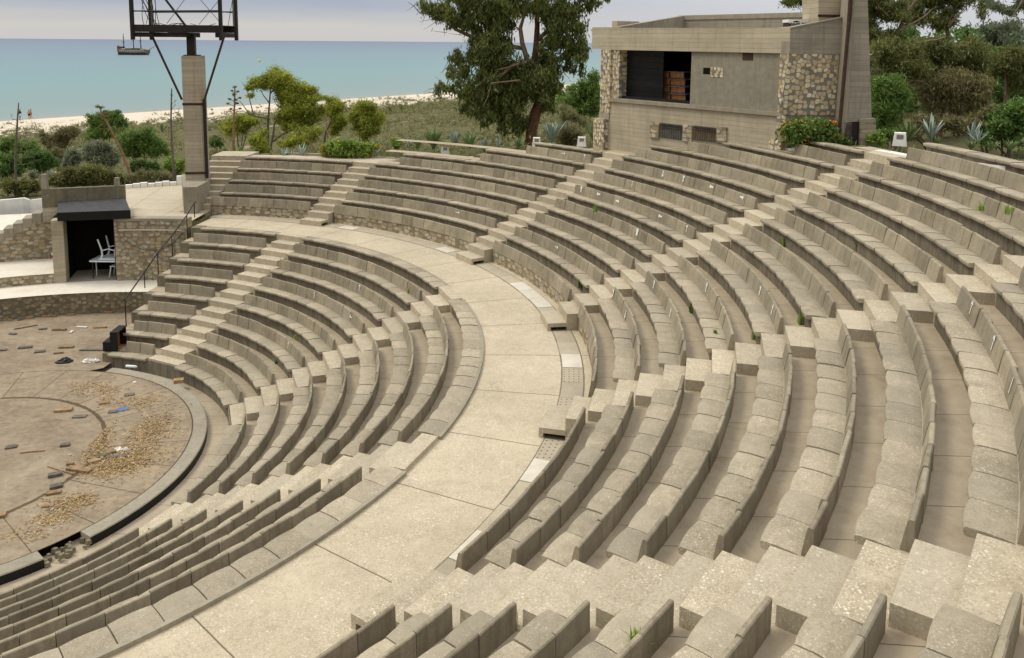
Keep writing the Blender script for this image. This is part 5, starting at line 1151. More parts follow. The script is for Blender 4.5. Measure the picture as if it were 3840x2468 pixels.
L_('small grey-green bush leaning left of the rounded one', 'greyshrub', [(930,800,60),(880,880,70),(850,960,60),(970,860,60),(960,960,70),(830,1020,40)], 46.5, per=800, L=.07, W=.025)
L_('brownish dry bush near the sand on the left', 'brownshrub', [(900,530,70),(780,570,80),(900,620,90),(730,650,70),(600,640,60),(980,560,50),(820,720,90),(650,740,80),(540,600,40),(560,690,50)], 66, per=520, L=.12, W=.025)
L_('purple-brown bare bush in front of the brownish one', 'brownshrub', [(760,830,70),(700,880,60),(820,840,60),(780,930,60),(700,780,50)], 56, per=420, L=.11, W=.014)
L_('green bush at the left picture edge, upper one', 'tamar', [(60,680,70),(180,690,80),(300,710,80),(420,720,70),(120,780,100),(280,800,100),(420,800,80),(20,780,60)], 56, per=560, L=.12, W=.035)
L_('broad dark green bush left of the grey-green ones', 'darkshrub', [(520,860,90),(620,900,90),(380,900,100),(480,980,100),(620,1000,90),(700,980,60),(320,980,80)], 50, per=620, L=.10, W=.04)
L_('dark green bush at the left picture edge, lower one', 'darkshrub', [(60,920,90),(180,900,90),(60,1040,100),(180,1030,100),(260,1060,70),(20,1140,70)], 49, per=620, L=.10, W=.04)
L_('low clipped green hedge above the white wall', 'hedge', [(60,1220,70),(160,1240,70),(280,1230,70),(380,1220,60),(460,1220,50),(100,1320,60),(240,1330,60),(380,1310,60),(480,1290,50)], 41, per=700, L=.07, W=.025)
L_('small pale round bush left of the taller concrete post', 'greyshrub', [(420,1100,45),(390,1120,35),(450,1130,35)], 43, per=800, L=.06, W=.022)
shrub('long dense hedge behind the shelter parapet, browned on its face', M['hedge'], [lpx(*t) for t in ((700,1150,80),(850,1100,90),(1000,1080,90),(1150,1060,90),(1200,1010,60),(1300,1090,90),(1420,1120,80),(1530,1150,70),(640,1210,60),(800,1200,90),(960,1190,90),(1120,1190,90),(1280,1190,90),(1440,1200,70),(1600,1200,60),(1660,1230,40))], 40.5, 760, .075, .022, 5, None, 'hedge')
L_('dark ivy-like bush between the leaning stalk and the mast', 'darkshrub', [(1700,980,50),(1800,960,50),(1900,970,50),(2000,980,50),(1760,1040,50),(1880,1050,50),(2010,1050,50),(1700,1060,40)], 45, per=800, L=.07, W=.035)
L_('light green bush just left of the mast', 'weed', [(2150,930,60),(2260,950,60),(2330,1010,60),(2200,1020,60),(2300,1100,50),(2120,1010,50),(2360,930,40)], 44, per=560, L=.09, W=.03)
L_('loose tall weeds behind the white kerb stones', 'scrub', [(1620,1130,60),(1760,1120,60),(1900,1120,60),(2030,1110,60),(2160,1120,60),(1700,1190,50),(1840,1190,50),(1980,1190,50),(2110,1190,50),(1840,1070,40),(2240,1180,40)], 41.3, per=420, L=.11, W=.016, droop=-.8)

# agave flower stalks
def stalk(label, pts, dep, rad, col, twigs=0, tufts=(), tz=(.35, .95), f=l1):
    P = [ony(*f(*q), dep) for q in pts]; P[0] = P[0] - np.array([0, 0, .4]); e = empty('agave_stalk', P[0]); tag(e, label, 'agave stalk', 'agave flower stalks')
    n = len(P); mb = MB(); mb.tube(P, [rad * (1 - .65 * i / (n - 1)) for i in range(n)], 7); mb.build('stem', M[col], e, P[0])
    if twigs:
        mb = MB(); ax = P[-1] - P[0]
        for i in range(twigs):
            t = tz[0] + (tz[1] - tz[0]) * i / twigs; b0 = P[0] + ax * t; s_ = random.choice((-1, 1)) * (1.05 - t) * random.uniform(.9, 1.6) + random.choice((-.1, .1)); m_ = b0 + np.array([s_ * .6, random.uniform(-.3, .3), .06]); en = b0 + np.array([s_, random.uniform(-.4, .4), .16 + .1 * random.random()])
            mb.tube([b0, m_, en], [.02, .015, .008], 4)
            for q in range(3): k_ = en + (m_ - en) * random.uniform(0, .5); mb.tube([k_, k_ + np.array([random.uniform(-.1, .1), 0, random.uniform(.06, .16)])], [.008, .004], 3)
        mb.build('twig', M[col], e, P[0])
    if len(tufts):
        Vs, Ts = [], []; mb = MB()
        for X, Y, r in tufts:
            c = ony(*f(X, Y), dep); rr_ = r / 3.3 / 3093.65 * dep; V, T = leaves(c, (rr_, rr_, rr_ * .55), 110, .04, .018); Vs.append(V); Ts.append(T)
            b0 = min(P[1:], key=lambda q: np.linalg.norm(q - c)); tt = np.clip(np.dot(c - P[0], P[-1] - P[0]) / np.dot(P[-1] - P[0], P[-1] - P[0]) - .03, 0, 1); mb.tube([P[0] + (P[-1] - P[0]) * tt, c], [.02, .012], 4)
        npmesh('flower_head', np.concatenate(Vs), M['hedge'], np.concatenate(Ts), 4, e, P[0]); mb.build('twig', M[col], e, P[0])
    return e
stalk('tall thin dry agave stalk at the left picture edge, bare twigs on top', [(195, 1310), (200, 900), (212, 600), (228, 350), (240, 190)], 42, .075, 'twig', 9)
stalk('reddish agave stalk leaning left, green tufts at its tip', [(1710, 1190), (1690, 1130), (1560, 820), (1440, 570), (1340, 380), (1290, 280)], 42.5, .095, 'stalk', 0, ((1260, 240, 45), (1300, 250, 30), (1340, 300, 40), (1430, 345, 28), (1270, 340, 25), (1230, 370, 22), (1360, 365, 25), (1320, 460, 22), (1290, 530, 20), (1550, 520, 18), (1410, 590, 16), (1490, 545, 14)))
stalk('pale grey agave stalk just left of the mast, bare twigs on top', [(2245, 1230), (2225, 980), (2205, 700), (2195, 420), (2200, 150), (2203, 5)], 41, .075, 'twig', 10, (), (.55, .97))
stalk('reddish upright agave stalk right of the mast with tiered green tufts', [(515, 1130), (525, 850), (532, 600), (540, 420), (540, 280)], 41.5, .075, 'stalk', 0, ((540, 290, 26), (510, 330, 16), (575, 340, 16), (525, 375, 26), (600, 410, 18), (485, 425, 18), (545, 430, 26), (465, 475, 20), (565, 470, 22), (495, 535, 18), (600, 530, 16)), f=p2)
stalk('slender tan stalk in front of the middle pine', [(1590, 940), (1570, 700), (1550, 470)], 45, .045, 'stalk', 0, f=p2)
stalk('tan stalk fallen sideways below the middle pine', [(1500, 985), (1380, 900), (1240, 830)], 44, .05, 'stalk', 0, f=p2)

# agave rosettes: stiff tapering blades
def agave(x, y, dep, h, n, mat, label, spread=1.0, z=None):
    c = ony(x, y, dep); gz = c[2]; e_ = MB(); hh = h / 3093.65 * dep
    for i in range(n):
        az = 2.4 * i + random.uniform(-.2, .2); el = random.uniform(.45, 1.0) ** .6 * 1.25 + .12; el = math.pi / 2 - (math.pi / 2 - el) * spread
        L = hh * random.uniform(.8, 1.08); w = L * random.uniform(.055, .075); bend = random.uniform(-.10, .22)
        u = np.array([math.cos(az) * math.cos(el), math.sin(az) * math.cos(el), math.sin(el)]); s_ = np.array([-math.sin(az), math.cos(az), 0]); nn = np.cross(u, s_)
        vs = []; rows = 5
        for k in range(rows + 1):
            t = k / rows; p = c + u * L * t + np.array([0, 0, -bend * L * t * t * .6]); ww = w * (.8 + .9 * t) * (1 - t) ** .6 if t < 1 else 0.0005
            vs += [p - s_ * ww + nn * ww * .35, p - nn * ww * .25, p + s_ * ww + nn * ww * .35, p + nn * ww * .05]
        fs = [(4*k+q, 4*k+(q+1) % 4, 4*k+4+(q+1) % 4, 4*k+4+q) for k in range(rows) for q in range(4)] + [(3, 2, 1, 0)]
        e_.add(vs, fs, random.uniform(-.4, .4))
    return tag(e_.build('agave_plant', M[mat], None, c), label, 'agave', 'agaves along the back of the seats')
AG = [(1064, 590, 38, 45, 9, 'agaveblue', 'narrow blue agave under the tallest pine, leftmost', 1),
 (1090, 592, 38.2, 40, 12, 'agaveblue', 'small blue agave right beside the leftmost one', 1.2), (1130, 590, 38, 58, 13, 'agaveblue', 'taller blue agave in the row under the tallest pine', .9),
 (1345, 560, 39, 42, 12, 'agaveblue', 'blue agave poking from the orange flowers', 1), (1018, 590, 38.5, 22, 12, 'agave', 'low agave peeping over the bench left of the blue ones', 1.2), (1415, 575, 39, 30, 10, 'agaveblue', 'small blue agave at the right end of the orange flowers', 1.1),
 (1625, 560, 38.5, 88, 34, 'agave', 'large green spiky agave left of the second lamp block', 1.1), (1565, 560, 39, 52, 22, 'agave', 'green agave left of the large spiky one', 1.2), (1535, 555, 39.5, 42, 12, 'agaveblue', 'pale agave at the left end of the green clump', 1.1),
 (1705, 548, 39.5, 62, 18, 'agaveblue', 'pale blue-white agave behind the second lamp block', 1), (1762, 557, 38.5, 72, 24, 'agave', 'green agave right of the second lamp block', 1.1), (1818, 560, 38, 52, 14, 'agaveblue', 'upright blue agave below the eucalyptus, left of a pair', .9), (1868, 556, 38, 52, 14, 'agaveblue', 'upright blue agave below the eucalyptus, right of a pair', 1),
 (1945, 558, 38, 50, 20, 'agave', 'green agave left of the eucalyptus trunk', 1.15), (2068, 535, 39, 98, 22, 'agaveblue', 'biggest blue agave, right of the eucalyptus trunk', .95), (2100, 520, 41, 78, 12, 'agaveblue', 'blue agave behind the biggest one', 1), (2225, 535, 37, 80, 20, 'agave', 'green agave against the left end of the booth', 1),
 (2178, 540, 36.5, 38, 14, 'agave', 'small green agave beside the lamp block left of the booth', 1.2), (1462, 418, 75, 30, 16, 'agave', 'far agave on the dunes between the pine and the eucalyptus', 1.2), (1505, 415, 78, 28, 14, 'agave', 'far agave on the dunes left of the eucalyptus', 1.2), (565, 500, 66, 38, 18, 'agave', 'dark agave on the dunes left of the mast', 1.2), (608, 495, 67, 36, 16, 'agave', 'dark agave on the dunes beside the mast', 1.2),
 (3405, 532, 26.5, 88, 20, 'agave', 'green agave behind the rightmost lamp block', 1.1), (3490, 525, 27, 100, 13, 'agaveblue', 'large pale blue agave right of the rightmost lamp block', 1), (3645, 530, 27, 88, 9, 'agaveblue', 'upright pale blue agave near the right edge', .9), (3668, 535, 26.5, 60, 8, 'agaveblue', 'spreading blue agave blades near the right edge', 1.35),
 (3640, 562, 26, 48, 24, 'agave', 'low green agave at the kerb, left of three', 1.15), (3715, 565, 26, 46, 24, 'agave', 'low green agave at the kerb, middle of three', 1.15), (3790, 566, 26, 50, 26, 'agave', 'low green agave at the kerb, right of three', 1.15), (3515, 545, 26, 36, 20, 'agave', 'low green leaves at the foot of the large pale agave', 1.1), (185, 660, 42.5, 28, 14, 'agaveblue', 'pale spiky plant beside the taller concrete post', 1)]
for a_ in AG: agave(*a_[:7], spread=a_[7])
# orange lantana bushes
def lantana(label, pts, dep, nf):
    e = shrub(label, M['weed'] if dep > 30 else M['tamar'], pts, dep, 760, .06, .03, 5, 'orange lantana bushes', 'flowering_bush')
    mb = MB()
    for i in range(nf):
        x, y, r = random.choice(pts); a = random.uniform(0, 6.28); q = r * random.random() ** .5 * 1.0
        c = ony(x + q * math.cos(a), y + q * math.sin(a) * .8, dep - r / 3093.65 * dep * random.uniform(.6, 1.05)); s_ = random.uniform(.022, .042)
        mb.add([c + s_ * np.array(k) for k in ((1,0,0),(0,1,0),(-1,0,0),(0,-1,0),(0,0,1),(0,0,-1))], [(0,1,4),(1,2,4),(2,3,4),(3,0,4),(1,0,5),(2,1,5),(3,2,5),(0,3,5)], random.uniform(-.25, .5))
    base = np.array(e.location); mb.build('blossom', M['orange'], e, base)
lantana('orange flowering lantana bush left of the second lamp block', [ppx(*q) for q in ((1560,980,70),(1660,940,80),(1760,920,70),(1870,930,70),(1980,960,70),(2090,970,60),(1620,1040,60),(1740,1030,70),(1880,1040,70),(2000,1040,60),(1530,1020,40),(2150,950,30))], 37.5, 150)
lantana('small yellow-green flowering bush left of the green agave clump', [ppx(*q) for q in ((2320,900,45),(2390,910,40),(2350,950,40))], 42, 26)
lantana('dense orange flowering lantana bush against the booth tower', [(2955, 500, 34), (2950, 478, 26), (2990, 470, 30), (3020, 480, 36), (3060, 470, 32), (3010, 515, 36), (3065, 510, 40), (3110, 490, 34), (3120, 520, 34), (3150, 530, 28), (3175, 540, 22), (2970, 525, 26), (3030, 452, 16), (3100, 465, 24), (3125, 462, 14)], 25.0, 170)
shrub('small leafy bush beside the barred door of the tower', M['weed'], [(3270, 520, 24), (3290, 510, 26), (3300, 532, 22), (3258, 535, 18)], 25.0, 620, .06, .025, 5)
shrub('brown-green bush between the blue agave and the booth', M['brownshrub'], [e3(1780, 1330) + (34,), e3(1850, 1310) + (34,), e3(1820, 1390) + (34,), e3(1740, 1390) + (26,), e3(1900, 1370) + (26,)], 40, 620, .07, .02, 5)
shrub('green thicket filling the gap between eucalyptus and booth', M['tamar'], [e3(X, Y) + (r / 2.655,) for X, Y, r in ((2050,780,80),(1950,850,80),(2050,880,90),(1950,960,80),(2070,980,90),(1980,1060,90),(2060,1120,80),(1900,1100,70),(1850,900,60),(1800,1000,60),(2080,740,50))], 72, 420, .15, .05, 5)
shrub('grey leafless scrub below the green thicket', M['scrub'], [e3(X, Y) + (r / 2.655,) for X, Y, r in ((1780,1080,60),(1830,1150,70),(1760,1180,60),(1900,1200,60),(1980,1220,60))], 60, 360, .14, .014, 4)

# wood on the right
def rtree(label, mat, box, dep, nb, rpx, trunk, base, branch=(), per=360, L=.13, W=.03, droop=.5, cat='eucalyptus_tree', group='trees of the wood on the right', bm='bark'):
    x0, y0, x1, y1 = box; pts = []
    for i in range(nb):
        for _ in range(20):
            x = random.uniform(x0, x1); y = random.uniform(y0, y1); cx, cy = (x0 + x1) / 2, (y0 + y1) / 2
            if ((x - cx) / (x1 - x0) * 2) ** 2 + ((y - cy) / (y1 - y0) * 2) ** 2 < 1.05: break
        pts.append((x, y, rpx * random.uniform(.6, 1.25)))
    cl = clumpset(pts, dep, 5, 1.4, .85); V, T = foliage(cl, per, L, W, droop=droop, shell=.5); g0 = ony(*base, dep)
    e = empty(cat, g0); tag(e, label, 'tree', group); npmesh('crown', V, mat, T, 4, e, g0); mb = MB()
    for pts_, r0 in [(trunk, .2)] + list(branch): mb.tube([ony(x, y, dep - (.0 if pts_ is trunk else 1.2)) for x, y in pts_], [r0 * (1 - .7 * i / (len(pts_) - 1)) for i in range(len(pts_))], 7)
    mb.build('trunk', M[bm], e, g0); return e
rtree('dark olive eucalyptus rising right behind the booth tower', M['forest'], (3200, -60, 3400, 180), 44, 22, 36, [(3372, 520), (3372, 180), (3375, 110), (3400, 50), (3450, -20)], (3372, 520), [([(3375, 115), (3420, 90), (3470, 60), (3500, 30)], .06), ([(3330, 60), (3300, 30), (3280, 0)], .05)])
rtree('light eucalyptus with open crown against the sky, top of the wood', M['forest'], (3380, -60, 3700, 110), 52, 26, 36, [(3560, 520), (3560, 200), (3550, 90), (3530, 0)], (3560, 520), [([(3555, 100), (3600, 50), (3640, 0)], .06), ([(3555, 90), (3590, 60), (3620, 40)], .05)], per=280)
rtree('olive eucalyptus beside the tower at mid height, pale crooked limb on its left', M['forest'], (3255, 130, 3470, 330), 42, 24, 38, [(3290, 540), (3290, 330), (3295, 260)], (3290, 540), [([(3262, 300), (3290, 285), (3300, 270), (3292, 240)], .07), ([(3295, 285), (3340, 300), (3400, 300), (3455, 305), (3490, 325)], .06)], bm='bark')
rtree('broad olive eucalyptus filling the middle of the wood', M['forest'], (3420, 120, 3720, 330), 47, 34, 44, [(3490, 520), (3488, 380), (3500, 260), (3540, 160)], (3490, 520), [([(3395, 185), (3425, 165), (3480, 155), (3510, 150), (3550, 138)], .10), ([(3420, 168), (3424, 130)], .04), ([(3520, 440), (3535, 370), (3560, 300)], .07), ([(3585, 440), (3590, 380), (3600, 330)], .05)])
rtree('brownish eucalyptus low in the middle of the wood', M['brownshrub'], (3480, 280, 3700, 420), 43, 22, 40, [(3520, 520), (3525, 430), (3560, 340)], (3520, 520), [([(3500, 420), (3490, 370), (3495, 340)], .07), ([(3545, 420), (3560, 360)], .05), ([(3585, 430), (3575, 330), (3590, 280)], .03)], per=330)
rtree('hazy bluish eucalyptus high on the right, behind the others', M['bluegum'], (3640, 60, 3860, 220), 70, 24, 34, [(3760, 500), (3760, 200), (3765, 100)], (3760, 500), per=200, L=.2, W=.05)
rtree('yellow-tipped tree at the right picture edge', M['forest'], (3700, 170, 3900, 330), 50, 22, 36, [(3775, 400), (3780, 280), (3785, 180)], (3775, 400), [([(3768, 385), (3770, 300), (3772, 250)], .07)], per=340)
rtree('dark layered tree low on the right edge', M['darkshrub'], (3690, 280, 3880, 400), 54, 18, 34, [(3810, 480), (3812, 330)], (3810, 480), per=320)
rtree('eucalyptus sprays hanging from the top right corner', M['bluegum'], (3690, -40, 3880, 50), 40, 12, 22, [(3900, 300), (3870, 20), (3800, 30), (3790, 60)], (3900, 300), [([(3835, 0), (3815, 35), (3790, 70)], .05)], per=330)
rtree('eucalyptus crown showing above the booth roof', M['euc'], (2935, -50, 3090, 40), 58, 12, 24, [(3060, 300), (3055, 60), (3040, 0)], (3060, 300), per=330)
shrub('feathery green tamarisk beside the booth tower', M['tamar'], [(3290, 330, 36), (3330, 320, 36), (3370, 310, 34), (3300, 380, 42), (3350, 370, 42), (3390, 350, 30), (3290, 430, 40), (3340, 420, 42), (3380, 400, 30), (3300, 470, 34), (3350, 465, 30), (3275, 300, 24)], 36, 620, .13, .018, 5, droop=.35)
shrub('low brown-green undergrowth bush behind the pale blue agaves', M['brownshrub'], [(3400, 480, 36), (3450, 450, 36), (3500, 470, 40), (3560, 460, 36), (3600, 480, 36), (3420, 510, 30), (3650, 470, 34)], 38, 420, .10, .03, 5)
shrub('green undergrowth at the foot of the tower, right of the small bush', M['darkshrub'], [(3310, 500, 26), (3350, 505, 28), (3390, 500, 26)], 33, 480, .09, .03, 5)
shrub('dark green bush at the right edge above the low agaves', M['darkshrub'], [(3740, 440, 40), (3790, 420, 44), (3830, 400, 44), (3760, 490, 44), (3820, 480, 46), (3850, 440, 40), (3720, 500, 30), (3700, 530, 30), (3800, 530, 40)], 36, 480, .11, .04, 5)
shrub('reddish dry grass slope bush left of the dark one', M['brownshrub'], [(3700, 430, 26), (3730, 400, 26), (3680, 470, 30), (3720, 470, 26), (3660, 440, 20)], 37, 420, .10, .016, 4, droop=-.5)
# distant wood that reads as one mass
cl = []
for i in range(300):
    x = random.uniform(3230, 3900); y = random.uniform(110 + 70 * (x > 3650), 520); cl.append(pclump(x, y, random.uniform(22, 42), random.uniform(56, 72), .5))
V, T = foliage(cl, 3, .22, .09, droop=.2); o = stuff(npmesh('far_wood', V, M['darkshrub'], T)); o['label'] = 'dark mass of the wood behind the single trees'
cl = []
for i in range(60):
    x = random.uniform(2080, 2260); y = random.uniform(330, 470); cl.append(pclump(x, y, random.uniform(14, 26), random.uniform(85, 110), .5))
V, T = foliage(cl, 3, .3, .1); o = stuff(npmesh('far_wood', V, M['tamar'], T)); o['label'] = 'green coastal thicket receding towards the sea'
# scrub over the dunes
def scrubfield():
    V = []; T = []
    n = 0
    tries = 0
    while n < 7500 and tries < 60000:
        tries += 1
        x = random.uniform(-75, 45); y = random.uniform(21, 190); w = shore(x, y)
        if w > -20 or w < -150 or np.hypot(x, y) < 25: continue
        dens = np.clip((-w - 18) / 45, 0.04, 1) ** 1.3 * (.35 + .65 * (math.sin(x * .31 + 2) * math.sin(y * .23) + math.sin(x * .11 - y * .13) > -.35))
        if random.random() > dens: continue
        d = np.hypot(x - CAM[0], y - CAM[1]); z = hill(x, y); r = random.uniform(.25, .75) * (1.0 + .25 * (d > 80)); h = r * random.uniform(.5, .9)
        v, t = leaves((x, y, z + h * .4), (r, r, h), int(34 * (1.3 if d < 70 else .75)), .12 + d * .0007, .02 + d * .00022, droop=-.5)
        V.append(v); T.append(t); n += 1
    return np.concatenate(V), np.concatenate(T)
V, T = scrubfield(); o = stuff(npmesh('dune_scrub', V, M['scrub'], T)); o['label'] = 'olive-brown dune scrub between the seats and the beach'
def grassband():
    V = []; T = []
    for _ in range(900):
        a = random.uniform(-6, 83); r = outr(a) + random.uniform(.15, 5.0); x, y = r * math.cos(R_(a)), r * math.sin(R_(a)); z = hill(x, y)
        v, t = leaves((x, y, z + .08), (.28, .28, .16), 26, .11, .012, droop=-1.2); V.append(v); T.append(t)
    return np.concatenate(V), np.concatenate(T)
V, T = grassband(); o = stuff(npmesh('grass', V, M['scrub'], T)); o['label'] = 'dry grass growing along the outer kerb'

# weeds growing between the slabs
def weed(pt, z, h, n, label, mat='weed', w=.012, spread=.5):
    c = onz(*pt, z); mb = MB()
    for i in range(n):
        a = random.uniform(0, 6.28); b0 = c + np.array([random.uniform(-.06, .06), random.uniform(-.06, .06), 0]) * (h / .25); L = h * random.uniform(.5, 1.15); o_ = np.array([math.cos(a), math.sin(a), 0]) * L * spread * random.uniform(.2, 1); s_ = np.array([-math.sin(a), math.cos(a), 0]) * w
        m_ = b0 + o_ * .4 + np.array([0, 0, L * .65]); t_ = b0 + o_ + np.array([0, 0, L * .85])
        mb.add([b0 - s_, b0 + s_, m_ + s_ * .8, m_ - s_ * .8, t_], [(0, 1, 2, 3), (3, 2, 4)], random.uniform(-.4, .4))
    return tag(mb.build('weed', M[mat], None, c), label, 'weed', 'weeds between the concrete slabs')
Z1 = lambda x, y: (2500 + x / 3.85, 1150 + y / 3.85); ZR = lambda x, y: (3240 + x / 3.85, 560 + y / 3.85)
weed((1925, 2355), SU(2), .24, 26, 'tall grass tuft on the foreground bench, left one', w=.006, spread=.35); weed((2330, 2410), SU(4) - .3, .30, 40, 'largest grass tuft in a foreground footwell', w=.008, spread=.7); weed((2390, 2455), SU(4), .22, 120, 'bright green weed patch at the bottom edge', w=.012)
weed(Z1(385, 90), SU(2), .26, 70, 'dark leafy weed in the footwell above the stair block', 'darkshrub', .03); weed(Z1(700, 395), SU(3), .10, 50, 'flat green weed on a seat slab joint', w=.012); weed(Z1(1940, 250), SU(4), .26, 30, 'slim weed against a seat riser beside the stair', w=.01, spread=.2)
weed(Z1(1270, 480), SU(3), .2, 16, 'thin weed at a riser foot left of the stair', w=.01, spread=.2); weed((3225, 945), SU(6), .28, 80, 'round dark green weed below a seat, upper right wedge', 'darkshrub', .03); weed(ZR(1690, 890), SU(10), .2, 22, 'small leafy weed rooted in a backrest joint, left of two', w=.009); weed(ZR(2080, 940), SU(10), .24, 22, 'small leafy weed rooted in a backrest joint, right of two', w=.009); weed(ZR(2030, 1440), SU(8), .14, 30, 'weed in the corner by the end of a backrest row', w=.012)
weed(Z2(885, 690), SU(0) + .12, .3, 40, 'ivy-green weed at the first riser beside the walkway steps', 'darkshrub', .025, .3); weed(Z2(815, 1250), ZWALK, .42, 40, 'green weed at the parapet beside the hollow step block', 'weed', .02, .3); weed((2468, 2035), SU(2), .10, 14, 'tiny weed at the foot of a foreground backrest', w=.012); weed((1990, 2075), SU(1), .09, 12, 'tiny weed near the end of the foreground parapet', w=.012)
weed((1533, 1098), SL(7), .16, 20, 'small weed at the end of a lower backrest', w=.012, spread=.2); weed((2232, 795), SU(4) - .05, .26, 26, 'weed sprouting before a chalk-marked backrest', w=.012, spread=.2); weed((2550, 860), SU(4), .18, 20, 'weed by the end of a chalk-marked backrest row', w=.012, spread=.2); weed((2935, 925), SU(5), .26, 26, 'thin tall weed against a riser in the stone booth wedge', w=.01, spread=.25); weed((2888, 1040), SU(4), .2, 24, 'thin weed against a riser lower in the stone booth wedge', w=.01, spread=.25); weed((2740, 1100), SU(3), .2, 24, 'dark weed against a riser in the stone booth wedge', 'darkshrub', .012, .3); weed((1106, 1270), SL(4), .13, 20, 'green weed in a lower footwell', w=.014); weed((1038, 1365), SL(3), .14, 24, 'dark weed patch behind a lower backrest', 'darkshrub', .016)

# ------------------------------------------------------------------ far things: ship, buoy, bathers
def ship():
    d = ray(507, 205); dist = 800; c = CAM + d * (dist / d[1]); c[2] = -4.5; s_ = 1.0
    e = empty('sailing_ship', c); tag(e, 'old-style three-masted sailing ship, dark hull, far out at sea', 'ship')
    def SP(x, y, z): return (c[0] + x, c[1] + y, c[2] + z)
    st = [(-16.2, 2.4, 2.5, 9.0), (-14, 3.4, .2, 7.6), (-10, 4.0, -.5, 6.0), (-4, 4.2, -.5, 5.4), (3, 4.2, -.5, 5.3), (8, 3.8, -.5, 5.8), (12, 2.6, .0, 4.9), (14.5, .5, 2.6, 4.7)]
    mb = MB(); mt = MB(); vs = []
    for x, w, z0, z1_ in st: vs += [SP(x, -w * .75, z0), SP(x, -w, (z0 + z1_) * .45), SP(x, -w * .8, z1_), SP(x, w * .8, z1_), SP(x, w, (z0 + z1_) * .45), SP(x, w * .75, z0)]
    n = len(st); fs = [(6*i+q, 6*i+(q+1) % 6, 6*i+6+(q+1) % 6, 6*i+6+q) for i in range(n-1) for q in range(6)] + [tuple(range(6))[::-1], tuple(6*(n-1) + q for q in range(6))]
    mb.add(vs, fs); mb.build('hull', M['hullbrown'], e, c)
    mb = MB(); mb.box(SP(-14.5, -4.35, -.3), SP(11.5, 4.35, 2.1)); mb.build('lower_hull', M['hull'], e, c)
    mb = MB()
    for i in range(14): mb.box(SP(-13 + 1.75 * i, -4.42, 3.4), SP(-12.2 + 1.75 * i, -4.2, 4.3))
    mb.box(SP(-11, -4.3, 5.3), SP(-7.5, -4.0, 6.2)); mb.box(SP(7, -4.2, 5.0), SP(9.5, -3.9, 5.8)); mb.build('gun_port', M['paper'], e, c)
    mb = MB(); mb.box(SP(-15.5, -3, 6.5), SP(-11, 3, 7.9)); mb.box(SP(-10, -3.4, 5.5), SP(9, -3.2, 6.3)); mb.box(SP(-3, -2, 5), SP(3, 2, 6.4)); mb.build('deckhouse', M['spar'], e, c)
    for x, h in ((-10.5, 20.5), (-1.2, 23.8), (5.8, 22.0)):
        mb = MB(); mb.tube([SP(x, 0, 4), SP(x, 0, h * .6), SP(x, 0, h)], [.5, .4, .22], 6); mb.tube([SP(x - .4, -3.4, h * .62), SP(x - .4, 3.4, h * .62)], [.18, .18], 5); mb.tube([SP(x - .4, -2.4, h * .80), SP(x - .4, 2.4, h * .80)], [.14, .14], 5); mb.box(SP(x - .6, -.9, h * .56), SP(x + .6, .9, h * .575))
        for k in (-1, 1): mb.tube([SP(x + 2.4 * k, -3.6, 7), SP(x, 0, h * .62)], [.07, .05], 4)
        mb.build('mast', M['spar'], e, c)
    mb = MB(); mb.tube([SP(12, 0, 4.2), SP(20, 0, 8.6)], [.35, .14], 6); mb.box(SP(19.6, -.1, 8.3), SP(20.2, .1, 9.7)); mb.build('bowsprit', M['spar'], e, c)
ship()
bq = CAM + ray(973, 228) * (575 / ray(973, 228)[1]); bq[2] = -4.5; mb = MB(); mb.tube([bq + np.array([0, 0, -.4]), bq + np.array([0, 0, .5]), bq + np.array([0, 0, 1.5]), bq + np.array([0, 0, 2.0])], [.75, .9, .7, .3], 10)
tag(mb.build('buoy', M['yellow'], None, bq), 'small yellow buoy floating right of the mast', 'buoy')
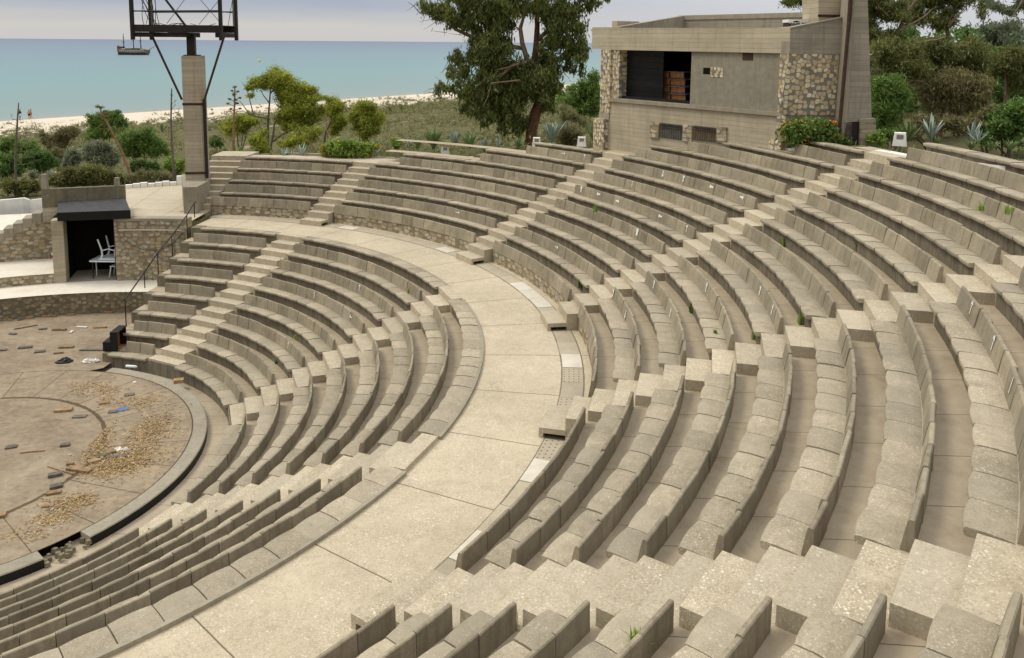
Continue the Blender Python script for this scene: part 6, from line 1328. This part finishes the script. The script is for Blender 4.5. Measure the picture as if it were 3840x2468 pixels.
def person(x, y, dep, hgt, label, skin, top=None, bottom=None, turn=0.0, step=.1):
    c = ony(x, y, dep); c[2] = max(-4.47, hill(c[0], c[1])) if c[2] < -3 else c[2]; s_ = hgt / 1.75
    J = {'pel': (0, 0, .95), 'spi': (0, .02, 1.15), 'che': (0, .0, 1.35), 'nec': (0, .0, 1.50), 'hea': (0, -.02, 1.60), 'top': (0, -.01, 1.73),
         'hl': (-.1, 0, .92), 'kl': (-.11, -step * .6, .50), 'al': (-.11, step * .3, .07), 'tl': (-.12, -.14 + step * .3, .03), 'hr': (.1, 0, .92), 'kr': (.11, step * .2, .50), 'ar': (.11, step * 1.2, .08), 'tr': (.12, -.14 + step * 1.2, .03),
         'sl': (-.19, 0, 1.42), 'el': (-.26, .02, 1.13), 'wl': (-.27, -.10, .90), 'fl': (-.26, -.15, .80), 'sr': (.19, 0, 1.42), 'er': (.26, .02, 1.13), 'wr': (.27, -.10, .90), 'fr': (.26, -.15, .80)}
    Rd = {'pel': .135, 'spi': .12, 'che': .14, 'nec': .055, 'hea': .09, 'top': .075, 'hl': .09, 'kl': .058, 'al': .042, 'tl': .035, 'hr': .09, 'kr': .058, 'ar': .042, 'tr': .035, 'sl': .06, 'el': .042, 'wl': .03, 'fl': .03, 'sr': .06, 'er': .042, 'wr': .03, 'fr': .03}
    E = [('pel','spi'),('spi','che'),('che','nec'),('nec','hea'),('hea','top'),('pel','hl'),('hl','kl'),('kl','al'),('al','tl'),('pel','hr'),('hr','kr'),('kr','ar'),('ar','tr'),('che','sl'),('sl','el'),('el','wl'),('wl','fl'),('che','sr'),('sr','er'),('er','wr'),('wr','fr')]
    ct, st = math.cos(turn), math.sin(turn); ks = list(J)
    def rot(p): return (s_ * (p[0] * ct - p[1] * st), s_ * (p[0] * st + p[1] * ct), s_ * p[2])
    def skinmesh(name, keys, edges, grow, mat, parent):
        me = bpy.data.meshes.new(name); me.from_pydata([rot(J[k]) for k in keys], [(keys.index(a), keys.index(b_)) for a, b_ in edges], [])
        o = bpy.data.objects.new(name, me); COL.objects.link(o); m = o.modifiers.new('s', 'SKIN'); me.skin_vertices.new() if not me.skin_vertices else None
        for i, k in enumerate(keys): r = (Rd[k] + grow) * s_; me.skin_vertices[0].data[i].radius = (r, r); me.skin_vertices[0].data[i].use_root = (i == 0)
        o.modifiers.new('u', 'SUBSURF').levels = 2; o.modifiers['u'].render_levels = 2; me.materials.append(mat)
        if parent: o.parent = parent
        return o
    body = skinmesh('person', ks, E, 0, M[skin], None); body.location = c; tag(body, label, 'person')
    if top: skinmesh('shirt', ['che', 'spi', 'pel', 'sl', 'sr', 'el', 'er'], [('che','spi'),('spi','pel'),('che','sl'),('che','sr'),('sl','el'),('sr','er')], .02, M[top], body)
    if bottom:
        Jk = dict(J); J['ml'] = (-.108, -step * .3, .62); J['mr'] = (.108, step * .1, .62); Rd['ml'] = Rd['mr'] = .085
        skinmesh('shorts', ['pel', 'hl', 'hr', 'ml', 'mr'], [('pel','hl'),('pel','hr'),('hl','ml'),('hr','mr')], .022, M[bottom], body)
    hm = MB(); hc = rot((0, .02, 1.66)); n = 10
    vs = []; 
    for j in range(5):
        ph = -.35 + (math.pi / 2 + .35) * j / 4
        for i in range(n): t = 6.283 * i / n; vs.append((hc[0] + .105 * s_ * math.cos(t) * math.cos(ph), hc[1] + .115 * s_ * math.sin(t) * math.cos(ph), hc[2] + .11 * s_ * math.sin(ph)))
    hm.add(vs, [(j*n+i, j*n+(i+1) % n, (j+1)*n+(i+1) % n, (j+1)*n+i) for j in range(4) for i in range(n)]); hm.build('hair', M['hair'], body)
person(76, 451, 151, 1.85, 'person in dark top and white shorts walking along the shoreline, leftmost', 'skinbrown', 'clothdark', 'clothwhite', 1.2, .25)
person(110.5, 447.5, 152, 1.72, 'bare-chested person in dark trunks standing on the beach, left of the pair', 'skin', None, 'clothdark', .4, .1)
person(116.5, 446, 154, 1.72, 'bare-chested person close behind on the beach, right of the pair', 'skin', None, 'redmark', -.6, .15)

# ------------------------------------------------------------------ sky, sun, camera
SUN_EL, SUN_AZ = 56.0, 172.0                        # azimuth measured like the seats (0 = +x, 90 = +y)
w = bpy.data.worlds.new('World'); sc.world = w; w.use_nodes = True; nt = w.node_tree; nt.nodes.clear(); g = G(nt)
out = nt.nodes.new('ShaderNodeOutputWorld'); bg = nt.nodes.new('ShaderNodeBackground'); bg2 = nt.nodes.new('ShaderNodeBackground'); mx = nt.nodes.new('ShaderNodeMixShader')
sk = nt.nodes.new('ShaderNodeTexSky'); sk.sky_type = 'NISHITA'; sk.sun_disc = False; sk.sun_elevation = R_(SUN_EL); sk.sun_rotation = R_(90 - SUN_AZ); sk.air_density = 1.2; sk.dust_density = 2.5
nt.links.new(sk.outputs[0], bg.inputs[0]); bg.inputs[1].default_value = .08
tc = g.n('TexCoord').outputs['Generated']; o3 = g.sep(tc); el = o3[2]; azm = g.math('ARCTAN2', o3[1], o3[0])
cl_ = g.noise(g.comb(g.math('MULTIPLY', azm, 3.2), g.math('MULTIPLY', el, 34.0), 0.0), 1.0, 5, .55, .4)
e2 = g.math('ADD', el, g.math('MULTIPLY', g.math('SUBTRACT', cl_, .5), .028))
left = g.ramp(g.maprange(e2, -.01, .30), [(0.0, (.62,.62,.62)), (.09, (.66,.64,.61)), (.17, (.43,.48,.57)), (.26, (.36,.43,.56)), (.5, (.60,.64,.70)), (1.0, (.95,.96,.98))])
right = g.ramp(g.maprange(e2, -.01, .30), [(0.0, (.62,.63,.65)), (.15, (.66,.67,.70)), (.3, (.76,.76,.78)), (1.0, (.98,.98,.99))])
side = g.maprange(azm, 1.75, 1.25)                  # blue-grey bank over the sea at left, white haze to the right
cloud = g.mix(side, left, right)
zen = g.maprange(el, .25, .9, 1.0, 1.42); cloud = g.mul(cloud, zen)
rear_dim = g.math('MULTIPLY', g.maprange(o3[1], -.05, -.5), g.maprange(el, .75, .15)); cloud = g.mix(g.math('MULTIPLY', rear_dim, .75), cloud, (.17, .17, .165))   # sky dimming added behind the camera so faces turned that way stay dark
nt.links.new(cloud, bg2.inputs[0]); bg2.inputs[1].default_value = 1.0
mx.inputs[0].default_value = .9; nt.links.new(bg.outputs[0], mx.inputs[1]); nt.links.new(bg2.outputs[0], mx.inputs[2]); nt.links.new(mx.outputs[0], out.inputs[0])
ld = bpy.data.lights.new('sun', 'SUN'); ld.energy = 1.7; ld.angle = R_(20); ld.color = (1, .93, .80); lo = bpy.data.objects.new('sun', ld); COL.objects.link(lo)
sd = Vector((math.cos(R_(SUN_EL)) * math.cos(R_(SUN_AZ)), math.cos(R_(SUN_EL)) * math.sin(R_(SUN_AZ)), math.sin(R_(SUN_EL)))); lo.rotation_euler = sd.to_track_quat('Z', 'Y').to_euler()
cd = bpy.data.cameras.new('camera'); co = bpy.data.objects.new('camera', cd); COL.objects.link(co); sc.camera = co
X = Vector((1, 0, 0)); UP = Vector((0, sp, cp)); FW = Vector((0, cp, -sp)); Rt = cr * X + sr * UP; Up = -sr * X + cr * UP
mt = Matrix.Identity(4)
for i in range(3): mt[i][0] = Rt[i]; mt[i][1] = Up[i]; mt[i][2] = -FW[i]; mt[i][3] = CAM[i]
co.matrix_world = mt; cd.sensor_width = 36; cd.lens = FPX / 3840 * 36; cd.shift_x = (1920 - PX) / 3840; cd.shift_y = (PY - 1234) / 3840; cd.clip_end = 200000; cd.clip_start = .05
sc.view_settings.view_transform = 'Standard'; sc.view_settings.look = 'None'; sc.view_settings.exposure = 0.03; sc.view_settings.gamma = 1.0
sc.render.engine = 'CYCLES'; sc.cycles.max_bounces = 6; sc.cycles.diffuse_bounces = 4; sc.cycles.glossy_bounces = 2; sc.cycles.transmission_bounces = 3; sc.cycles.transparent_max_bounces = 4
